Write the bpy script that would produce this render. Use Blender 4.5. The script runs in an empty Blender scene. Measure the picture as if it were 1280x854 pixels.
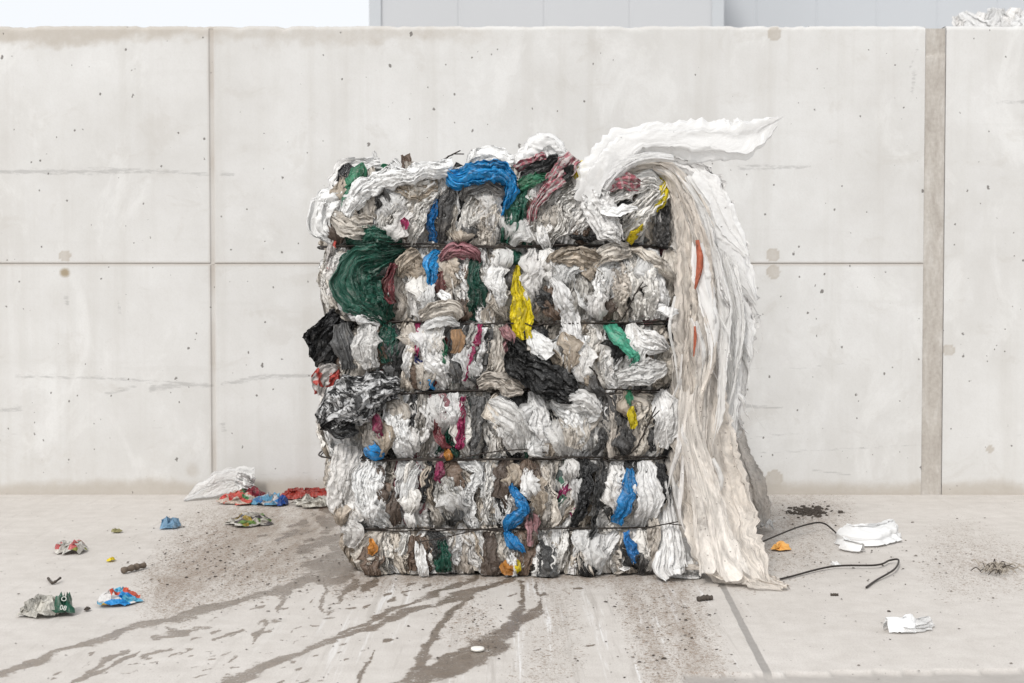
import bpy, math, random
import numpy as np

rng = np.random.default_rng(11)
random.seed(11)
C = bpy.context.scene.collection
scene = bpy.context.scene
D2R = math.radians

# ------------------------------------------------------------------ camera model
F = 1778.0; CX, CY = 640.0, 427.0
PITCH = 0.0333; HC = 0.90
YF = 4.55                                  # front face of the bale
YW = 6.36                                  # face of the concrete wall
cp, sp = math.cos(PITCH), math.sin(PITCH)

def ray(px, py):
    x = (px - CX) / F; yc = -(py - CY) / F
    return np.array([x, cp + yc * sp, -sp + yc * cp])
def at(px, py, Y):                         # point of the view ray at depth Y
    d = ray(px, py); t = Y / d[1]
    return np.array([d[0] * t, Y, HC + d[2] * t])
def gnd(px, py):
    d = ray(px, py); t = -HC / d[2]
    return np.array([d[0] * t, d[1] * t, 0.0])
def proj(x, y, z):
    dz = z - HC
    fwd = y * cp - dz * sp; up = y * sp + dz * cp
    return CX + F * x / fwd, CY - F * up / fwd
MPP = YF / F

# ------------------------------------------------------------------ noise
def _h(ix, iy, seed):
    n = (ix.astype(np.int64) * 374761393 + iy.astype(np.int64) * 668265263 + int(seed) * 974634777) & 0xFFFFFFFF
    n = ((n ^ (n >> 13)) * 1274126177) & 0xFFFFFFFF
    n = ((n ^ (n >> 15)) * 2246822519) & 0xFFFFFFFF
    n = n ^ (n >> 16)
    return n / 4294967295.0
def vn(x, y, seed=0):
    x = np.asarray(x, float); y = np.asarray(y, float)
    x, y = np.broadcast_arrays(x, y)
    ix = np.floor(x); iy = np.floor(y); fx = x - ix; fy = y - iy
    fx = fx * fx * (3 - 2 * fx); fy = fy * fy * (3 - 2 * fy)
    a = _h(ix, iy, seed); b = _h(ix + 1, iy, seed); c = _h(ix, iy + 1, seed); d = _h(ix + 1, iy + 1, seed)
    return 2 * ((a * (1 - fx) + b * fx) * (1 - fy) + (c * (1 - fx) + d * fx) * fy) - 1
def fbm(x, y, seed=0, oct=4):
    s = 0; a = 0.5; f = 1.0
    for k in range(oct):
        s = s + a * vn(x * f + 13.7 * k, y * f + 7.3 * k, seed + k * 17); a *= 0.5; f *= 2.03
    return s
def cells(x, y, seed=0):
    """distance to nearest scattered point and a ridge value (second - first)"""
    ix = np.floor(x); iy = np.floor(y)
    f1 = np.full(x.shape, 9.0); f2 = np.full(x.shape, 9.0)
    for dx in (-1, 0, 1):
        for dy in (-1, 0, 1):
            cx_ = ix + dx; cy_ = iy + dy
            px = cx_ + _h(cx_, cy_, seed); py = cy_ + _h(cx_, cy_, seed + 91)
            d = np.hypot(px - x, py - y)
            f2 = np.minimum(f2, np.maximum(f1, d)); f1 = np.minimum(f1, d)
    return f1, f2 - f1
def facet(x, y, seed=0):
    """crumpled sheet: flat facets, each tilted its own way, with sharp creases between them"""
    ix = np.floor(x); iy = np.floor(y)
    f1 = np.full(x.shape, 9.0); f2 = np.full(x.shape, 9.0); h = np.zeros(x.shape)
    for dx in (-1, 0, 1):
        for dy in (-1, 0, 1):
            cx_ = ix + dx; cy_ = iy + dy
            ex = x - cx_ - _h(cx_, cy_, seed); ey = y - cy_ - _h(cx_, cy_, seed + 91)
            d = np.abs(ex) * .6 + np.hypot(ex, ey) * .6
            m = d < f1
            f2 = np.where(m, f1, np.minimum(f2, d)); f1 = np.where(m, d, f1)
            hh = (2 * _h(cx_, cy_, seed + 17) - 1) * ex * 1.9 + (2 * _h(cx_, cy_, seed + 29) - 1) * ey * 1.5 + .5 * _h(cx_, cy_, seed + 37)
            h = np.where(m, hh, h)
    return h * np.clip((f2 - f1) / .28, 0, 1), f2 - f1
def tri(x):
    return 2 * np.abs(2 * (x - np.floor(x + 0.5))) - 1
def smooth(e0, e1, x):
    t = np.clip((x - e0) / (e1 - e0), 0, 1); return t * t * (3 - 2 * t)

# ------------------------------------------------------------------ mesh helpers
class MB:
    """collects grids and tubes into one mesh"""
    def __init__(self):
        self.v = []; self.f = []; self.uv = []; self.r = []; self.m = []; self.n = 0; self.mats = []
    def slot(self, m):
        if m not in self.mats: self.mats.append(m)
        return self.mats.index(m)
    def grid(self, P, uv, mat, rnd=0.5, close=False):
        a, b = P.shape[:2]
        idx = np.arange(a * b).reshape(a, b) + self.n
        if close: idx = np.concatenate([idx, idx[:, :1]], 1)
        q = np.stack([idx[:-1, :-1], idx[:-1, 1:], idx[1:, 1:], idx[1:, :-1]], -1).reshape(-1, 4)
        self.v.append(P.reshape(-1, 3)); self.uv.append(uv.reshape(-1, 2))
        self.r.append(np.full(a * b, rnd)); self.f.append(q)
        self.m.append(np.full(len(q), self.slot(mat))); self.n += a * b
    def tube(self, pts, rad, mat, k=6):
        pts = np.asarray(pts, float); n = len(pts)
        rad = np.broadcast_to(rad, n)
        T = np.gradient(pts, axis=0); T /= np.linalg.norm(T, axis=1)[:, None] + 1e-9
        ref = np.array([0.13, 0.21, 0.97]); A = np.cross(T, ref); A /= np.linalg.norm(A, axis=1)[:, None] + 1e-9
        B = np.cross(T, A)
        an = np.linspace(0, 2 * np.pi, k, endpoint=False)
        P = pts[:, None] + rad[:, None, None] * (A[:, None] * np.cos(an)[None, :, None] + B[:, None] * np.sin(an)[None, :, None])
        uv = np.stack(np.broadcast_arrays(an[None, :] * rad.max(), np.linspace(0, 1, n)[:, None]), -1)
        P[0] = pts[0]; P[-1] = pts[-1]
        self.grid(P, uv, mat, 0.5, close=True)
    def build(self, name, parent=None, smooth_=True):
        v = np.concatenate(self.v); f = np.concatenate(self.f); m = np.concatenate(self.m)
        return raw_mesh(name, v, f, self.mats, m, np.concatenate(self.uv), {'rnd': np.concatenate(self.r)}, parent, smooth_)

def raw_mesh(name, v, f, mats, mi=None, uv=None, attrs=None, parent=None, smooth_=True):
    me = bpy.data.meshes.new(name)
    me.vertices.add(len(v)); me.vertices.foreach_set('co', np.ascontiguousarray(v, np.float32).ravel())
    k = f.shape[1]
    me.loops.add(f.size); me.loops.foreach_set('vertex_index', np.ascontiguousarray(f, np.int32).ravel())
    me.polygons.add(len(f)); me.polygons.foreach_set('loop_start', np.arange(len(f), dtype=np.int32) * k)
    for m in mats: me.materials.append(m)
    if mi is not None: me.polygons.foreach_set('material_index', np.ascontiguousarray(mi, np.int32))
    me.polygons.foreach_set('use_smooth', np.full(len(f), smooth_))
    me.update(calc_edges=True)
    if uv is not None:
        l = me.uv_layers.new(name='UVMap')
        l.data.foreach_set('uv', np.ascontiguousarray(uv[f.ravel()], np.float32).ravel())
    for kx, a in (attrs or {}).items():
        at_ = me.attributes.new(kx, 'FLOAT', 'POINT'); at_.data.foreach_set('value', np.ascontiguousarray(a, np.float32))
    o = bpy.data.objects.new(name, me); C.objects.link(o)
    if parent is not None: o.parent = parent; o.matrix_parent_inverse = parent.matrix_world.inverted()
    return o

def tag(o, label, cat, group=None, kind=None):
    if label: o['label'] = label
    if cat: o['category'] = cat
    if group: o['group'] = group
    if kind: o['kind'] = kind
    return o
def empty(name, loc):
    o = bpy.data.objects.new(name, None); C.objects.link(o); o.location = loc
    o.empty_display_size = 0.1
    bpy.context.view_layer.update()
    return o

def box_faces(mb, lo, hi, mat):
    (x0, y0, z0), (x1, y1, z1) = lo, hi
    def q(a, b, c, d):
        P = np.array([[a, b], [d, c]], float); mb.grid(P, P[..., :2] * 0 + np.array([[[0, 0], [1, 0]], [[0, 1], [1, 1]]]), mat)
    q((x0, y0, z0), (x1, y0, z0), (x1, y0, z1), (x0, y0, z1)); q((x1, y1, z0), (x0, y1, z0), (x0, y1, z1), (x1, y1, z1))
    q((x0, y1, z0), (x0, y0, z0), (x0, y0, z1), (x0, y1, z1)); q((x1, y0, z0), (x1, y1, z0), (x1, y1, z1), (x1, y0, z1))
    q((x0, y0, z1), (x1, y0, z1), (x1, y1, z1), (x0, y1, z1)); q((x0, y1, z0), (x1, y1, z0), (x1, y0, z0), (x0, y0, z0))

# ------------------------------------------------------------------ materials
class NT:
    def __init__(self, name):
        self.mat = bpy.data.materials.new(name); self.mat.use_nodes = True
        self.t = self.mat.node_tree; self.t.nodes.clear()
    def n(self, typ, **kw):
        nd = self.t.nodes.new(typ)
        for k, v in kw.items():
            if k.startswith('i_'):
                s = nd.inputs[int(k[2:])] if k[2:].isdigit() else nd.inputs[k[2:].replace('_', ' ')]
                if isinstance(v, bpy.types.NodeSocket): self.t.links.new(v, s)
                else: s.default_value = v
            else: setattr(nd, k, v)
        return nd
    def math(self, op, a, b=0.0, c=0.0):
        nd = self.n('ShaderNodeMath', operation=op, i_0=a, i_1=b)
        if op in ('MULTIPLY_ADD', 'SMOOTH_MIN'):
            if isinstance(c, bpy.types.NodeSocket): self.t.links.new(c, nd.inputs[2])
            else: nd.inputs[2].default_value = c
        return nd.outputs[0]
    def ramp(self, fac, stops, interp='LINEAR'):
        nd = self.n('ShaderNodeValToRGB', i_0=fac); cr = nd.color_ramp; cr.interpolation = interp
        while len(cr.elements) < len(stops): cr.elements.new(0.5)
        for e, (p, c) in zip(cr.elements, stops):
            e.position = p; e.color = (*c, 1) if len(c) == 3 else c
        return nd.outputs[0]
    def mr(self, v, a, b, c=0.0, d=1.0):
        return self.n('ShaderNodeMapRange', interpolation_type='SMOOTHSTEP', i_0=v, i_1=a, i_2=b, i_3=c, i_4=d).outputs[0]
    def mix(self, fac, a, b, blend='MIX'):
        nd = self.n('ShaderNodeMix', data_type='RGBA', blend_type=blend)
        for s, v in ((nd.inputs[0], fac), (nd.inputs[6], a), (nd.inputs[7], b)):
            if isinstance(v, bpy.types.NodeSocket): self.t.links.new(v, s)
            else: s.default_value = v if not isinstance(v, tuple) or len(v) == 4 else (*v, 1)
        return nd.outputs[2]
    def noise(self, vec, scale, detail=4, rough=0.55, dist=0.0):
        return self.n('ShaderNodeTexNoise', i_Vector=vec, i_Scale=scale, i_Detail=detail, i_Roughness=rough, i_Distortion=dist).outputs[0]
    def map(self, vec, scale=(1, 1, 1), loc=(0, 0, 0), rot=(0, 0, 0)):
        return self.n('ShaderNodeMapping', i_Vector=vec, i_Location=loc, i_Rotation=rot, i_Scale=scale).outputs[0]
    def vor(self, vec, scale, feature='F1', out='Distance', rand=1.0):
        return self.n('ShaderNodeTexVoronoi', feature=feature, i_Vector=vec, i_Scale=scale, i_Randomness=rand).outputs[out]
    def attr(self, name):
        return self.n('ShaderNodeAttribute', attribute_name=name).outputs['Fac']
    def out(self, s):
        self.n('ShaderNodeOutputMaterial', i_Surface=s); return self.mat

def film(name, cols, dirt=0.35, dirtcol=(0.16, 0.125, 0.095), transl=0.25, alpha=1.0, rough=0.24, bump=0.5, printed=None, smear=None, speck=0.15, clear_var=0.0, gauze=False):
    """thin plastic film: cols are the own colours of different bags, picked by the bag's number"""
    t = NT(name)
    uv = t.n('ShaderNodeUVMap').outputs[0]
    r = t.attr('rnd')
    if len(cols) == 1: base = t.n('ShaderNodeRGB').outputs[0]; base.default_value = (*cols[0], 1)
    else: base = t.ramp(r, [(i / (len(cols)), c) for i, c in enumerate(cols)], 'CONSTANT')
    if printed is not None:
        kind, pc, sc, thr = printed
        if kind == 'cells':
            v = t.vor(t.map(uv, (1, 1, 1)), sc, out='Color')
            g = t.n('ShaderNodeSeparateColor', i_0=v).outputs[0]
            base = t.mix(t.math('GREATER_THAN', g, thr), base, t.ramp(g, [(thr + (1 - thr) * i / len(pc), c) for i, c in enumerate(pc)], 'CONSTANT'))
        elif kind == 'stripes':
            w = t.n('ShaderNodeTexWave', i_Vector=uv, i_Scale=sc, i_Distortion=1.5, i_Detail=1.0).outputs[1]
            w2 = t.n('ShaderNodeTexWave', bands_direction='Y', i_Vector=uv, i_Scale=sc, i_Distortion=1.5).outputs[1]
            m = t.math('MAXIMUM', t.math('GREATER_THAN', w, thr), t.math('MULTIPLY', t.math('GREATER_THAN', w2, thr), 0.6))
            base = t.mix(m, base, pc[0])
        else:
            m = t.mr(t.noise(uv, sc, 2, 0.5, 1.0), thr, thr + 0.02)
            base = t.mix(m, base, pc[0])
    # each bag a little lighter or darker
    vv = t.n('ShaderNodeTexWhiteNoise', noise_dimensions='1D', i_W=t.math('MULTIPLY', r, 913.7)).outputs[0]
    base = t.mix(1.0, base, t.ramp(vv, [(0, (0.84, 0.84, 0.84)), (1, (1, 1, 1))]), 'MULTIPLY')
    if sum(abs(c - sum(cols[0]) / 3) for c in cols[0]) > .06:
        base = t.mix(t.math('MULTIPLY', t.mr(t.noise(t.map(uv, (1.0, 0.35, 1), loc=(3, 8, 0)), 60, 6, .72, .6), .50, .68), .38), base, (.42, .40, .37))
        base = t.mix(1.0, base, t.ramp(t.noise(t.map(uv, (1.0, 0.3, 1), loc=(7, 2, 0)), 34, 5, .65, .8), [(.34, (.45, .45, .45)), (.62, (1, 1, 1))]), 'MULTIPLY')
    # grime rubbed along the folds, and blotches
    st = t.noise(t.map(uv, (1.0, 0.18, 1)), 120, 6, 0.72, 0.8)
    bl = t.noise(uv, 11, 5, 0.6, 0.3)
    dm = t.math('MULTIPLY', t.mr(t.math('ADD', t.math('MULTIPLY', st, 0.6), t.math('MULTIPLY', bl, 0.55)), 0.575, 0.70), dirt)
    base = t.mix(dm, base, dirtcol)
    if speck:
        sv = t.vor(uv, 90); sr = t.n('ShaderNodeSeparateColor', i_0=t.vor(uv, 90, out='Color')).outputs[1]
        base = t.mix(t.math('MULTIPLY', t.math('MULTIPLY', t.math('LESS_THAN', sv, 0.16), t.math('GREATER_THAN', sr, 1 - speck)), 0.7), base, (0.06, 0.05, 0.04))
    if smear is not None:
        m = t.mr(t.noise(t.map(uv, (1.0, 0.8, 1)), 24, 9, 0.74, 0.7), smear[1], smear[1] + 0.03)
        base = t.mix(m, base, smear[0])
    b1 = t.noise(t.map(uv, (1.0, 0.30, 1)), 110, 6, 0.7, 1.2)
    w = t.n('ShaderNodeVectorMath', operation='ADD', i_0=uv, i_1=t.n('ShaderNodeVectorMath', operation='SCALE', i_0=t.n('ShaderNodeTexNoise', i_Vector=uv, i_Scale=20).outputs[1], i_Scale=0.03).outputs[0]).outputs[0]
    b2 = t.vor(t.map(w, (1.0, 0.28, 1)), 48, 'DISTANCE_TO_EDGE')
    b3 = t.vor(t.map(w, (1.0, 0.45, 1), rot=(0, 0, 0.3)), 110, 'DISTANCE_TO_EDGE')
    hgt = t.math('ADD', t.math('MULTIPLY', b1, 0.7), t.math('ADD', t.math('MULTIPLY', t.math('MINIMUM', b2, 0.3), 1.2), t.math('MULTIPLY', t.math('MINIMUM', b3, 0.3), 0.5)))
    bp = t.n('ShaderNodeBump', i_Strength=min(1.0, bump * 1.7), i_Distance=0.010, i_Height=hgt).outputs[0]
    pr = t.n('ShaderNodeBsdfPrincipled', i_Roughness=rough, i_Normal=bp)
    t.t.links.new(base, pr.inputs['Base Color'])
    pr.inputs['Specular IOR Level'].default_value = 0.45
    sh = pr.outputs[0]
    if transl > 0:
        tr = t.n('ShaderNodeBsdfTranslucent', i_Normal=bp); t.t.links.new(base, tr.inputs[0])
        sh = t.n('ShaderNodeMixShader', i_0=transl, i_1=sh, i_2=tr.outputs[0]).outputs[0]
    if alpha < 1:
        tp = t.n('ShaderNodeBsdfTransparent').outputs[0]
        nz = t.noise(t.map(uv, (1, 0.25, 1)), 26, 5, 0.6, 0.5)
        if gauze: nz = t.math('MULTIPLY_ADD', t.noise(t.map(uv, (1, 0.10, 1)), 120, 6, 0.72, 0.8), .6, t.math('MULTIPLY', nz, .4))
        f = t.n('ShaderNodeMapRange', i_0=nz, i_1=0.3, i_2=0.7, i_3=max(0, alpha - clear_var), i_4=min(1, alpha + clear_var)).outputs[0]
        sh = t.n('ShaderNodeMixShader', i_0=f, i_1=tp, i_2=sh).outputs[0]
    return t.out(sh)

W1 = [(0.92, 0.905, 0.88), (0.90, 0.88, 0.84), (0.87, 0.83, 0.77), (0.92, 0.915, 0.90), (0.83, 0.77, 0.69), (0.91, 0.895, 0.865), (0.87, 0.84, 0.79), (0.77, 0.70, 0.61)]
M = {}
M['white'] = film('white_film', W1, 0.50, (0.20, 0.155, 0.11), transl=0.10, rough=0.24)
M['clean'] = film('clean_white_film', [(0.90, 0.90, 0.89), (0.87, 0.865, 0.855), (0.89, 0.88, 0.865)], 0.14, transl=0.08, rough=0.20, speck=0.06)
M['milky'] = film('milky_clear_film', [(0.93, 0.925, 0.915), (0.91, 0.89, 0.865)], 0.12, transl=0.2, alpha=0.84, clear_var=0.16, rough=0.17, speck=0.08)
M['clear'] = film('clear_film', [(0.92, 0.92, 0.91), (0.89, 0.88, 0.86)], 0.15, transl=0.12, alpha=0.74, clear_var=0.22, rough=0.14, speck=0.1)
M['cream'] = film('cream_film', [(0.82, 0.76, 0.68), (0.76, 0.69, 0.61), (0.80, 0.74, 0.66)], 0.45, (0.18, 0.135, 0.095), transl=0.08, rough=0.35, speck=0.3)
M['grey'] = film('dirty_grey_film', [(0.60, 0.58, 0.54), (0.48, 0.45, 0.41), (0.62, 0.57, 0.50), (0.52, 0.51, 0.49)], 0.7, (0.12, 0.10, 0.08), transl=0.04)
M['beige'] = film('muddy_beige_film', [(0.60, 0.51, 0.41), (0.52, 0.44, 0.35), (0.66, 0.57, 0.47)], 0.65, (0.15, 0.11, 0.075), transl=0.04, speck=0.3)
M['brown'] = film('brown_film', [(0.10, 0.075, 0.06), (0.17, 0.12, 0.09)], 0.4, transl=0.0)
M['black'] = film('black_film', [(0.018, 0.018, 0.019), (0.026, 0.026, 0.026)], 0.22, (0.10, 0.095, 0.09), transl=0.0, rough=0.22, speck=0)
M['charcoal'] = film('charcoal_film', [(0.075, 0.073, 0.072), (0.05, 0.05, 0.05), (0.10, 0.10, 0.10)], 0.4, (0.20, 0.18, 0.16), transl=0.0, rough=0.24, speck=0)
M['smeared'] = film('paint_smeared_black_film', [(0.045, 0.045, 0.046)], 0.2, (0.15, 0.14, 0.13), transl=0.0, smear=((0.55, 0.55, 0.55), 0.485), speck=0)
M['dkgreen'] = film('dark_green_film', [(0.016, 0.105, 0.070), (0.024, 0.132, 0.088), (0.014, 0.085, 0.058)], 0.25, (0.04, 0.05, 0.04), transl=0.05, rough=0.2, speck=0.05)
M['green'] = film('green_film', [(0.05, 0.26, 0.14), (0.07, 0.30, 0.18)], 0.3, transl=0.2, speck=0.05)
M['mint'] = film('mint_film', [(0.10, 0.50, 0.33)], 0.15, transl=0.2, speck=0.05)
M['blue'] = film('blue_film', [(0.02, 0.33, 0.76), (0.02, 0.28, 0.68), (0.018, 0.20, 0.54)], 0.2, (0.05, 0.08, 0.14), transl=0.05, rough=0.2, speck=0.05)
M['navy'] = film('navy_film', [(0.04, 0.05, 0.22)], 0.3, transl=0.05)
M['yellow'] = film('yellow_film', [(1.0, 0.80, 0.015), (0.95, 0.74, 0.02)], 0.3, (0.2, 0.15, 0.03), transl=0.2, speck=0.05)
M['magenta'] = film('magenta_film', [(0.42, 0.03, 0.13), (0.34, 0.04, 0.12)], 0.35, transl=0.12)
M['pink'] = film('pink_film', [(0.62, 0.33, 0.35), (0.55, 0.25, 0.28), (0.66, 0.45, 0.45)], 0.35, transl=0.2)
M['maroon'] = film('maroon_film', [(0.22, 0.05, 0.06), (0.30, 0.10, 0.10)], 0.4, transl=0.1)
M['orange'] = film('orange_film', [(0.72, 0.30, 0.06)], 0.3, transl=0.2)
M['coral'] = film('coral_film', [(0.78, 0.22, 0.12)], 0.15, transl=0.3)
M['tan'] = film('tan_card', [(0.42, 0.25, 0.13)], 0.3, transl=0.0, rough=0.5)
M['plaid'] = film('pink_checked_film', [(0.68, 0.22, 0.27)], 0.3, transl=0.15, printed=('stripes', [(0.72, 0.62, 0.60)], 14.0, 0.72))
M['printed'] = film('printed_film', [(0.62, 0.60, 0.57)], 0.4, transl=0.15, printed=('cells', [(0.30, 0.03, 0.12), (0.10, 0.12, 0.12), (0.55, 0.54, 0.52), (0.08, 0.2, 0.14)], 26.0, 0.45))
M['redprint'] = film('white_film_with_red_print', [(0.74, 0.70, 0.67)], 0.2, transl=0.25, printed=('noise', [(0.66, 0.09, 0.07)], 15.0, 0.55))
M['curtain'] = film('dusty_clear_film', [(0.97, 0.89, 0.80), (0.96, 0.875, 0.78), (0.97, 0.91, 0.84)], 0.12, (0.56, 0.44, 0.33), transl=0.16, alpha=0.74, clear_var=0.20, rough=0.26, bump=0.22, speck=0.3, gauze=True)
M['wisp'] = film('torn_white_film', [(0.95, 0.94, 0.92), (0.94, 0.92, 0.90)], 0.04, transl=0.18, alpha=0.70, clear_var=0.22, rough=0.28, bump=0.3, speck=0.03, gauze=True)
M['sail'] = film('thin_white_film', [(0.90, 0.895, 0.885)], 0.05, transl=0.2, alpha=0.84, clear_var=0.14, rough=0.25, bump=0.14, speck=0.02)
M['greywisp'] = film('grey_dusty_film', [(0.84, 0.78, 0.71), (0.87, 0.81, 0.75)], 0.4, (0.25, 0.19, 0.14), transl=0.3, alpha=0.8, clear_var=0.2, speck=0.2, gauze=True)

def simple(name, col, rough=0.6, metal=0.0, nscale=60, var=0.3, bump=0.2):
    t = NT(name); co = t.n('ShaderNodeTexCoord').outputs['Object']
    n = t.noise(co, nscale, 5, 0.6)
    c = t.mix(n, tuple(x * (1 - var) for x in col), tuple(min(1, x * (1 + var)) for x in col))
    bp = t.n('ShaderNodeBump', i_Strength=bump, i_Distance=0.004, i_Height=n).outputs[0]
    p = t.n('ShaderNodeBsdfPrincipled', i_Roughness=rough, i_Metallic=metal, i_Normal=bp)
    t.t.links.new(c, p.inputs[0]); return t.out(p.outputs[0])
M['wire'] = simple('annealed_wire', (0.035, 0.028, 0.024), 0.5, 0.6, 200)
M['core'] = film('packed_film_core', [(0.42, 0.37, 0.31)], 0.6, (0.10, 0.075, 0.055), transl=0.0, rough=0.6)
M['soil'] = simple('dark_soil', (0.06, 0.048, 0.038), 0.9, 0, 150, 0.5)
M['stick'] = simple('brown_bark', (0.13, 0.10, 0.075), 0.8, 0, 90, 0.5, 0.5)
M['pebble'] = simple('grey_pebble', (0.17, 0.15, 0.13), 0.85, 0, 120, 0.5)
M['lid'] = simple('white_lid_plastic', (0.78, 0.76, 0.71), 0.5, 0, 30, 0.06)
M['cup'] = simple('crimson_plastic', (0.30, 0.015, 0.035), 0.35, 0, 30, 0.2)
M['cap'] = simple('blue_plastic', (0.01, 0.07, 0.33), 0.35, 0, 30, 0.2)
M['peel'] = simple('orange_peel', (0.70, 0.36, 0.09), 0.55, 0, 80, 0.2)
M['leafy'] = simple('dry_leaf', (0.22, 0.20, 0.09), 0.7, 0, 60, 0.5)
M['straw'] = simple('grey_fibres', (0.34, 0.30, 0.25), 0.9, 0, 60, 0.4)

# ------------------------------------------------------------------ ribbons of film
def spline(pts, n=240):
    p = np.asarray(pts, float)
    if len(p) == 2: return p[0] + (p[1] - p[0]) * np.linspace(0, 1, n)[:, None]
    q = np.vstack([2 * p[0] - p[1], p, 2 * p[-1] - p[-2]])
    out = []
    m = len(p) - 1; k = int(np.ceil(n / m))
    for i in range(m):
        a, b, c, d = q[i:i + 4]; t = np.linspace(0, 1, k, endpoint=False)[:, None]
        out.append(0.5 * ((2 * b) + (c - a) * t + (2 * a - 5 * b + 4 * c - d) * t * t + (3 * b - a - 3 * c + d) * t ** 3))
    out.append(p[-1:]); return np.vstack(out)

def ribbon(mb, mat, pts, mapf, nf=4, amp=0.012, over=0.5, crum=0.006, dome=0.02, ns=None, nv=None, rag=0.06, seed=0, cs=34.0, wob=0.0, rnd=None, aniso=0.4, ends=0.0, fine=1.0, tmin=0.001, tilt=0.0, det=1.0, pleat=0.0):
    """pleated film along a centre line.  pts rows: u, z, width, d (metres).  mapf takes (u, d, z) to space."""
    p = spline(pts); L = np.r_[0, np.cumsum(np.hypot(np.diff(p[:, 0]), np.diff(p[:, 1])) + 1e-6)]
    length = L[-1]; wmax = p[:, 2].max()
    if ns is None: ns = int(np.clip(wmax / 0.0023 * fine, 8, 170))
    if nv is None: nv = int(np.clip(length / 0.0045 * fine, 8, 190))
    T = np.gradient(p[:, :2], axis=0); T /= np.linalg.norm(T, axis=1)[:, None] + 1e-9
    rs = np.random.default_rng(seed + 5)
    so = rs.uniform(0, 60)
    s = np.linspace(-0.5, 0.5, ns)[None, :]; t = np.linspace(0, 1, nv)[:, None]
    # torn ends: each thread of the film ends at its own place
    e0 = ends * (0.5 + 0.5 * fbm(s * 7 + so, s * 0 + 3.1, seed, 3) * 2)
    e1 = ends * (0.5 + 0.5 * fbm(s * 7 + so, s * 0 + 8.1, seed + 3, 3) * 2)
    te = np.clip(np.clip(e0, 0, .45) + t * (1 - np.clip(e0, 0, .45) - np.clip(e1, 0, .45)), 0, 1) * length
    te = np.broadcast_to(te, (nv, ns))
    g = lambda k: np.interp(te, L, p[:, k])
    u0, z0, w, d = g(0), g(1), g(2), g(3)
    tx = np.interp(te, L, T[:, 0]); tz = np.interp(te, L, T[:, 1])
    sx, sz = tz, -tx                                            # across the ribbon
    tm = te / max(wmax, tmin)
    ph = 2 * np.pi * nf * (s + 0.16 * vn(s * 3 + so, tm * 0.9, seed) ) + 1.6 * vn(tm * 0.8 + so, s * 0 + 1.0, seed + 1) + rs.uniform(0, 6)
    mod = 0.65 + 0.55 * vn(s * nf * 1.3 + so, tm * 1.2, seed + 2)
    fold = 0.5 * np.sin(ph) + 0.3 * tri(ph / (2 * np.pi) + 0.25) + 0.28 * np.sin(2.7 * ph + 2 * vn(tm * 1.1, s * 2 + so, seed + 21))
    ww = w * (1 + rag * fbm(tm * 3.5 + so, np.sign(s) * 5.0 + 0 * tm, seed + 4, 4) * 1.6)
    ww = ww * (1 + rag * .9 * fbm(te * 60 + so, np.sign(s) * 9.0 + 0 * tm, seed + 44, 3))
    lat = s * ww + over * ww / max(nf, 1) * 0.42 * np.sin(2 * ph) * np.clip(mod, 0, 1.2) * (1 - np.abs(2 * s) ** 4)
    dd = d + dome * (1 - (2 * s) ** 2) + amp * fold * mod
    X = s * wmax * 1.6 + so + 0.25 * wmax * vn(tm * 1.3, s * 2, seed + 9); Y = te + so * 0.7
    wx = X + .012 * vn(X * 22, Y * 16, seed + 41); wy = Y + .02 * vn(X * 20, Y * 14, seed + 42)
    h1, g1 = facet(wx * cs, wy * cs * aniso, seed)
    h2, g2 = facet(wx * cs * 2.3, wy * cs * 2.3 * (aniso * .9 + .04), seed + 31)
    h3, g3 = facet(wx * cs * 4.7, wy * cs * 4.7 * (aniso * .9 + .05), seed + 57)
    gl = 0.6 + 0.9 * np.clip(vn(X * 9, Y * 5, seed + 66) + 0.4, 0, 1)
    dd = dd + crum * (1.5 * h1 + 1.15 * det * gl * h2 + 0.75 * det * gl * h3 + .35 * np.clip(g2 / .3, 0, 1))
    if pleat:
        pp_ = s * wmax * 1.3 / .0105 + 1.3 * vn(te * 9 + so, s * 2.5, seed + 71) + .6 * vn(te * 25 + so, s * 5, seed + 72)
        dd = dd + pleat * (tri(pp_) * (.5 + .8 * np.clip(vn(te * 12, s * 6 + so, seed + 73) + .3, 0, 1)))
    dd = dd + tilt * 2 * s * (.6 + .8 * vn(tm * .9 + so, s * 0 + 4, seed + 43))
    lat = lat + crum * 0.9 * vn(X * cs * 1.1, Y * cs * aniso * 1.3, seed + 12)
    lon = crum * 0.9 * vn(X * cs * 1.1, Y * cs * aniso * 1.3, seed + 13)
    if wob: lat = lat + wob * vn(tm * 1.5 + so, s * 0.8, seed + 14); dd = dd + wob * 0.6 * vn(tm * 1.2 + so, s * 0.8 + 5, seed + 15)
    U = u0 + sx * lat + tx * lon; Z = z0 + sz * lat + tz * lon
    P = mapf(U, dd, Z)
    uv = np.stack([s * wmax * 1.6 + so + 0 * te, te + so * 0.7], -1)
    mb.grid(P, uv, mat, rs.random() if rnd is None else rnd)

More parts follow.
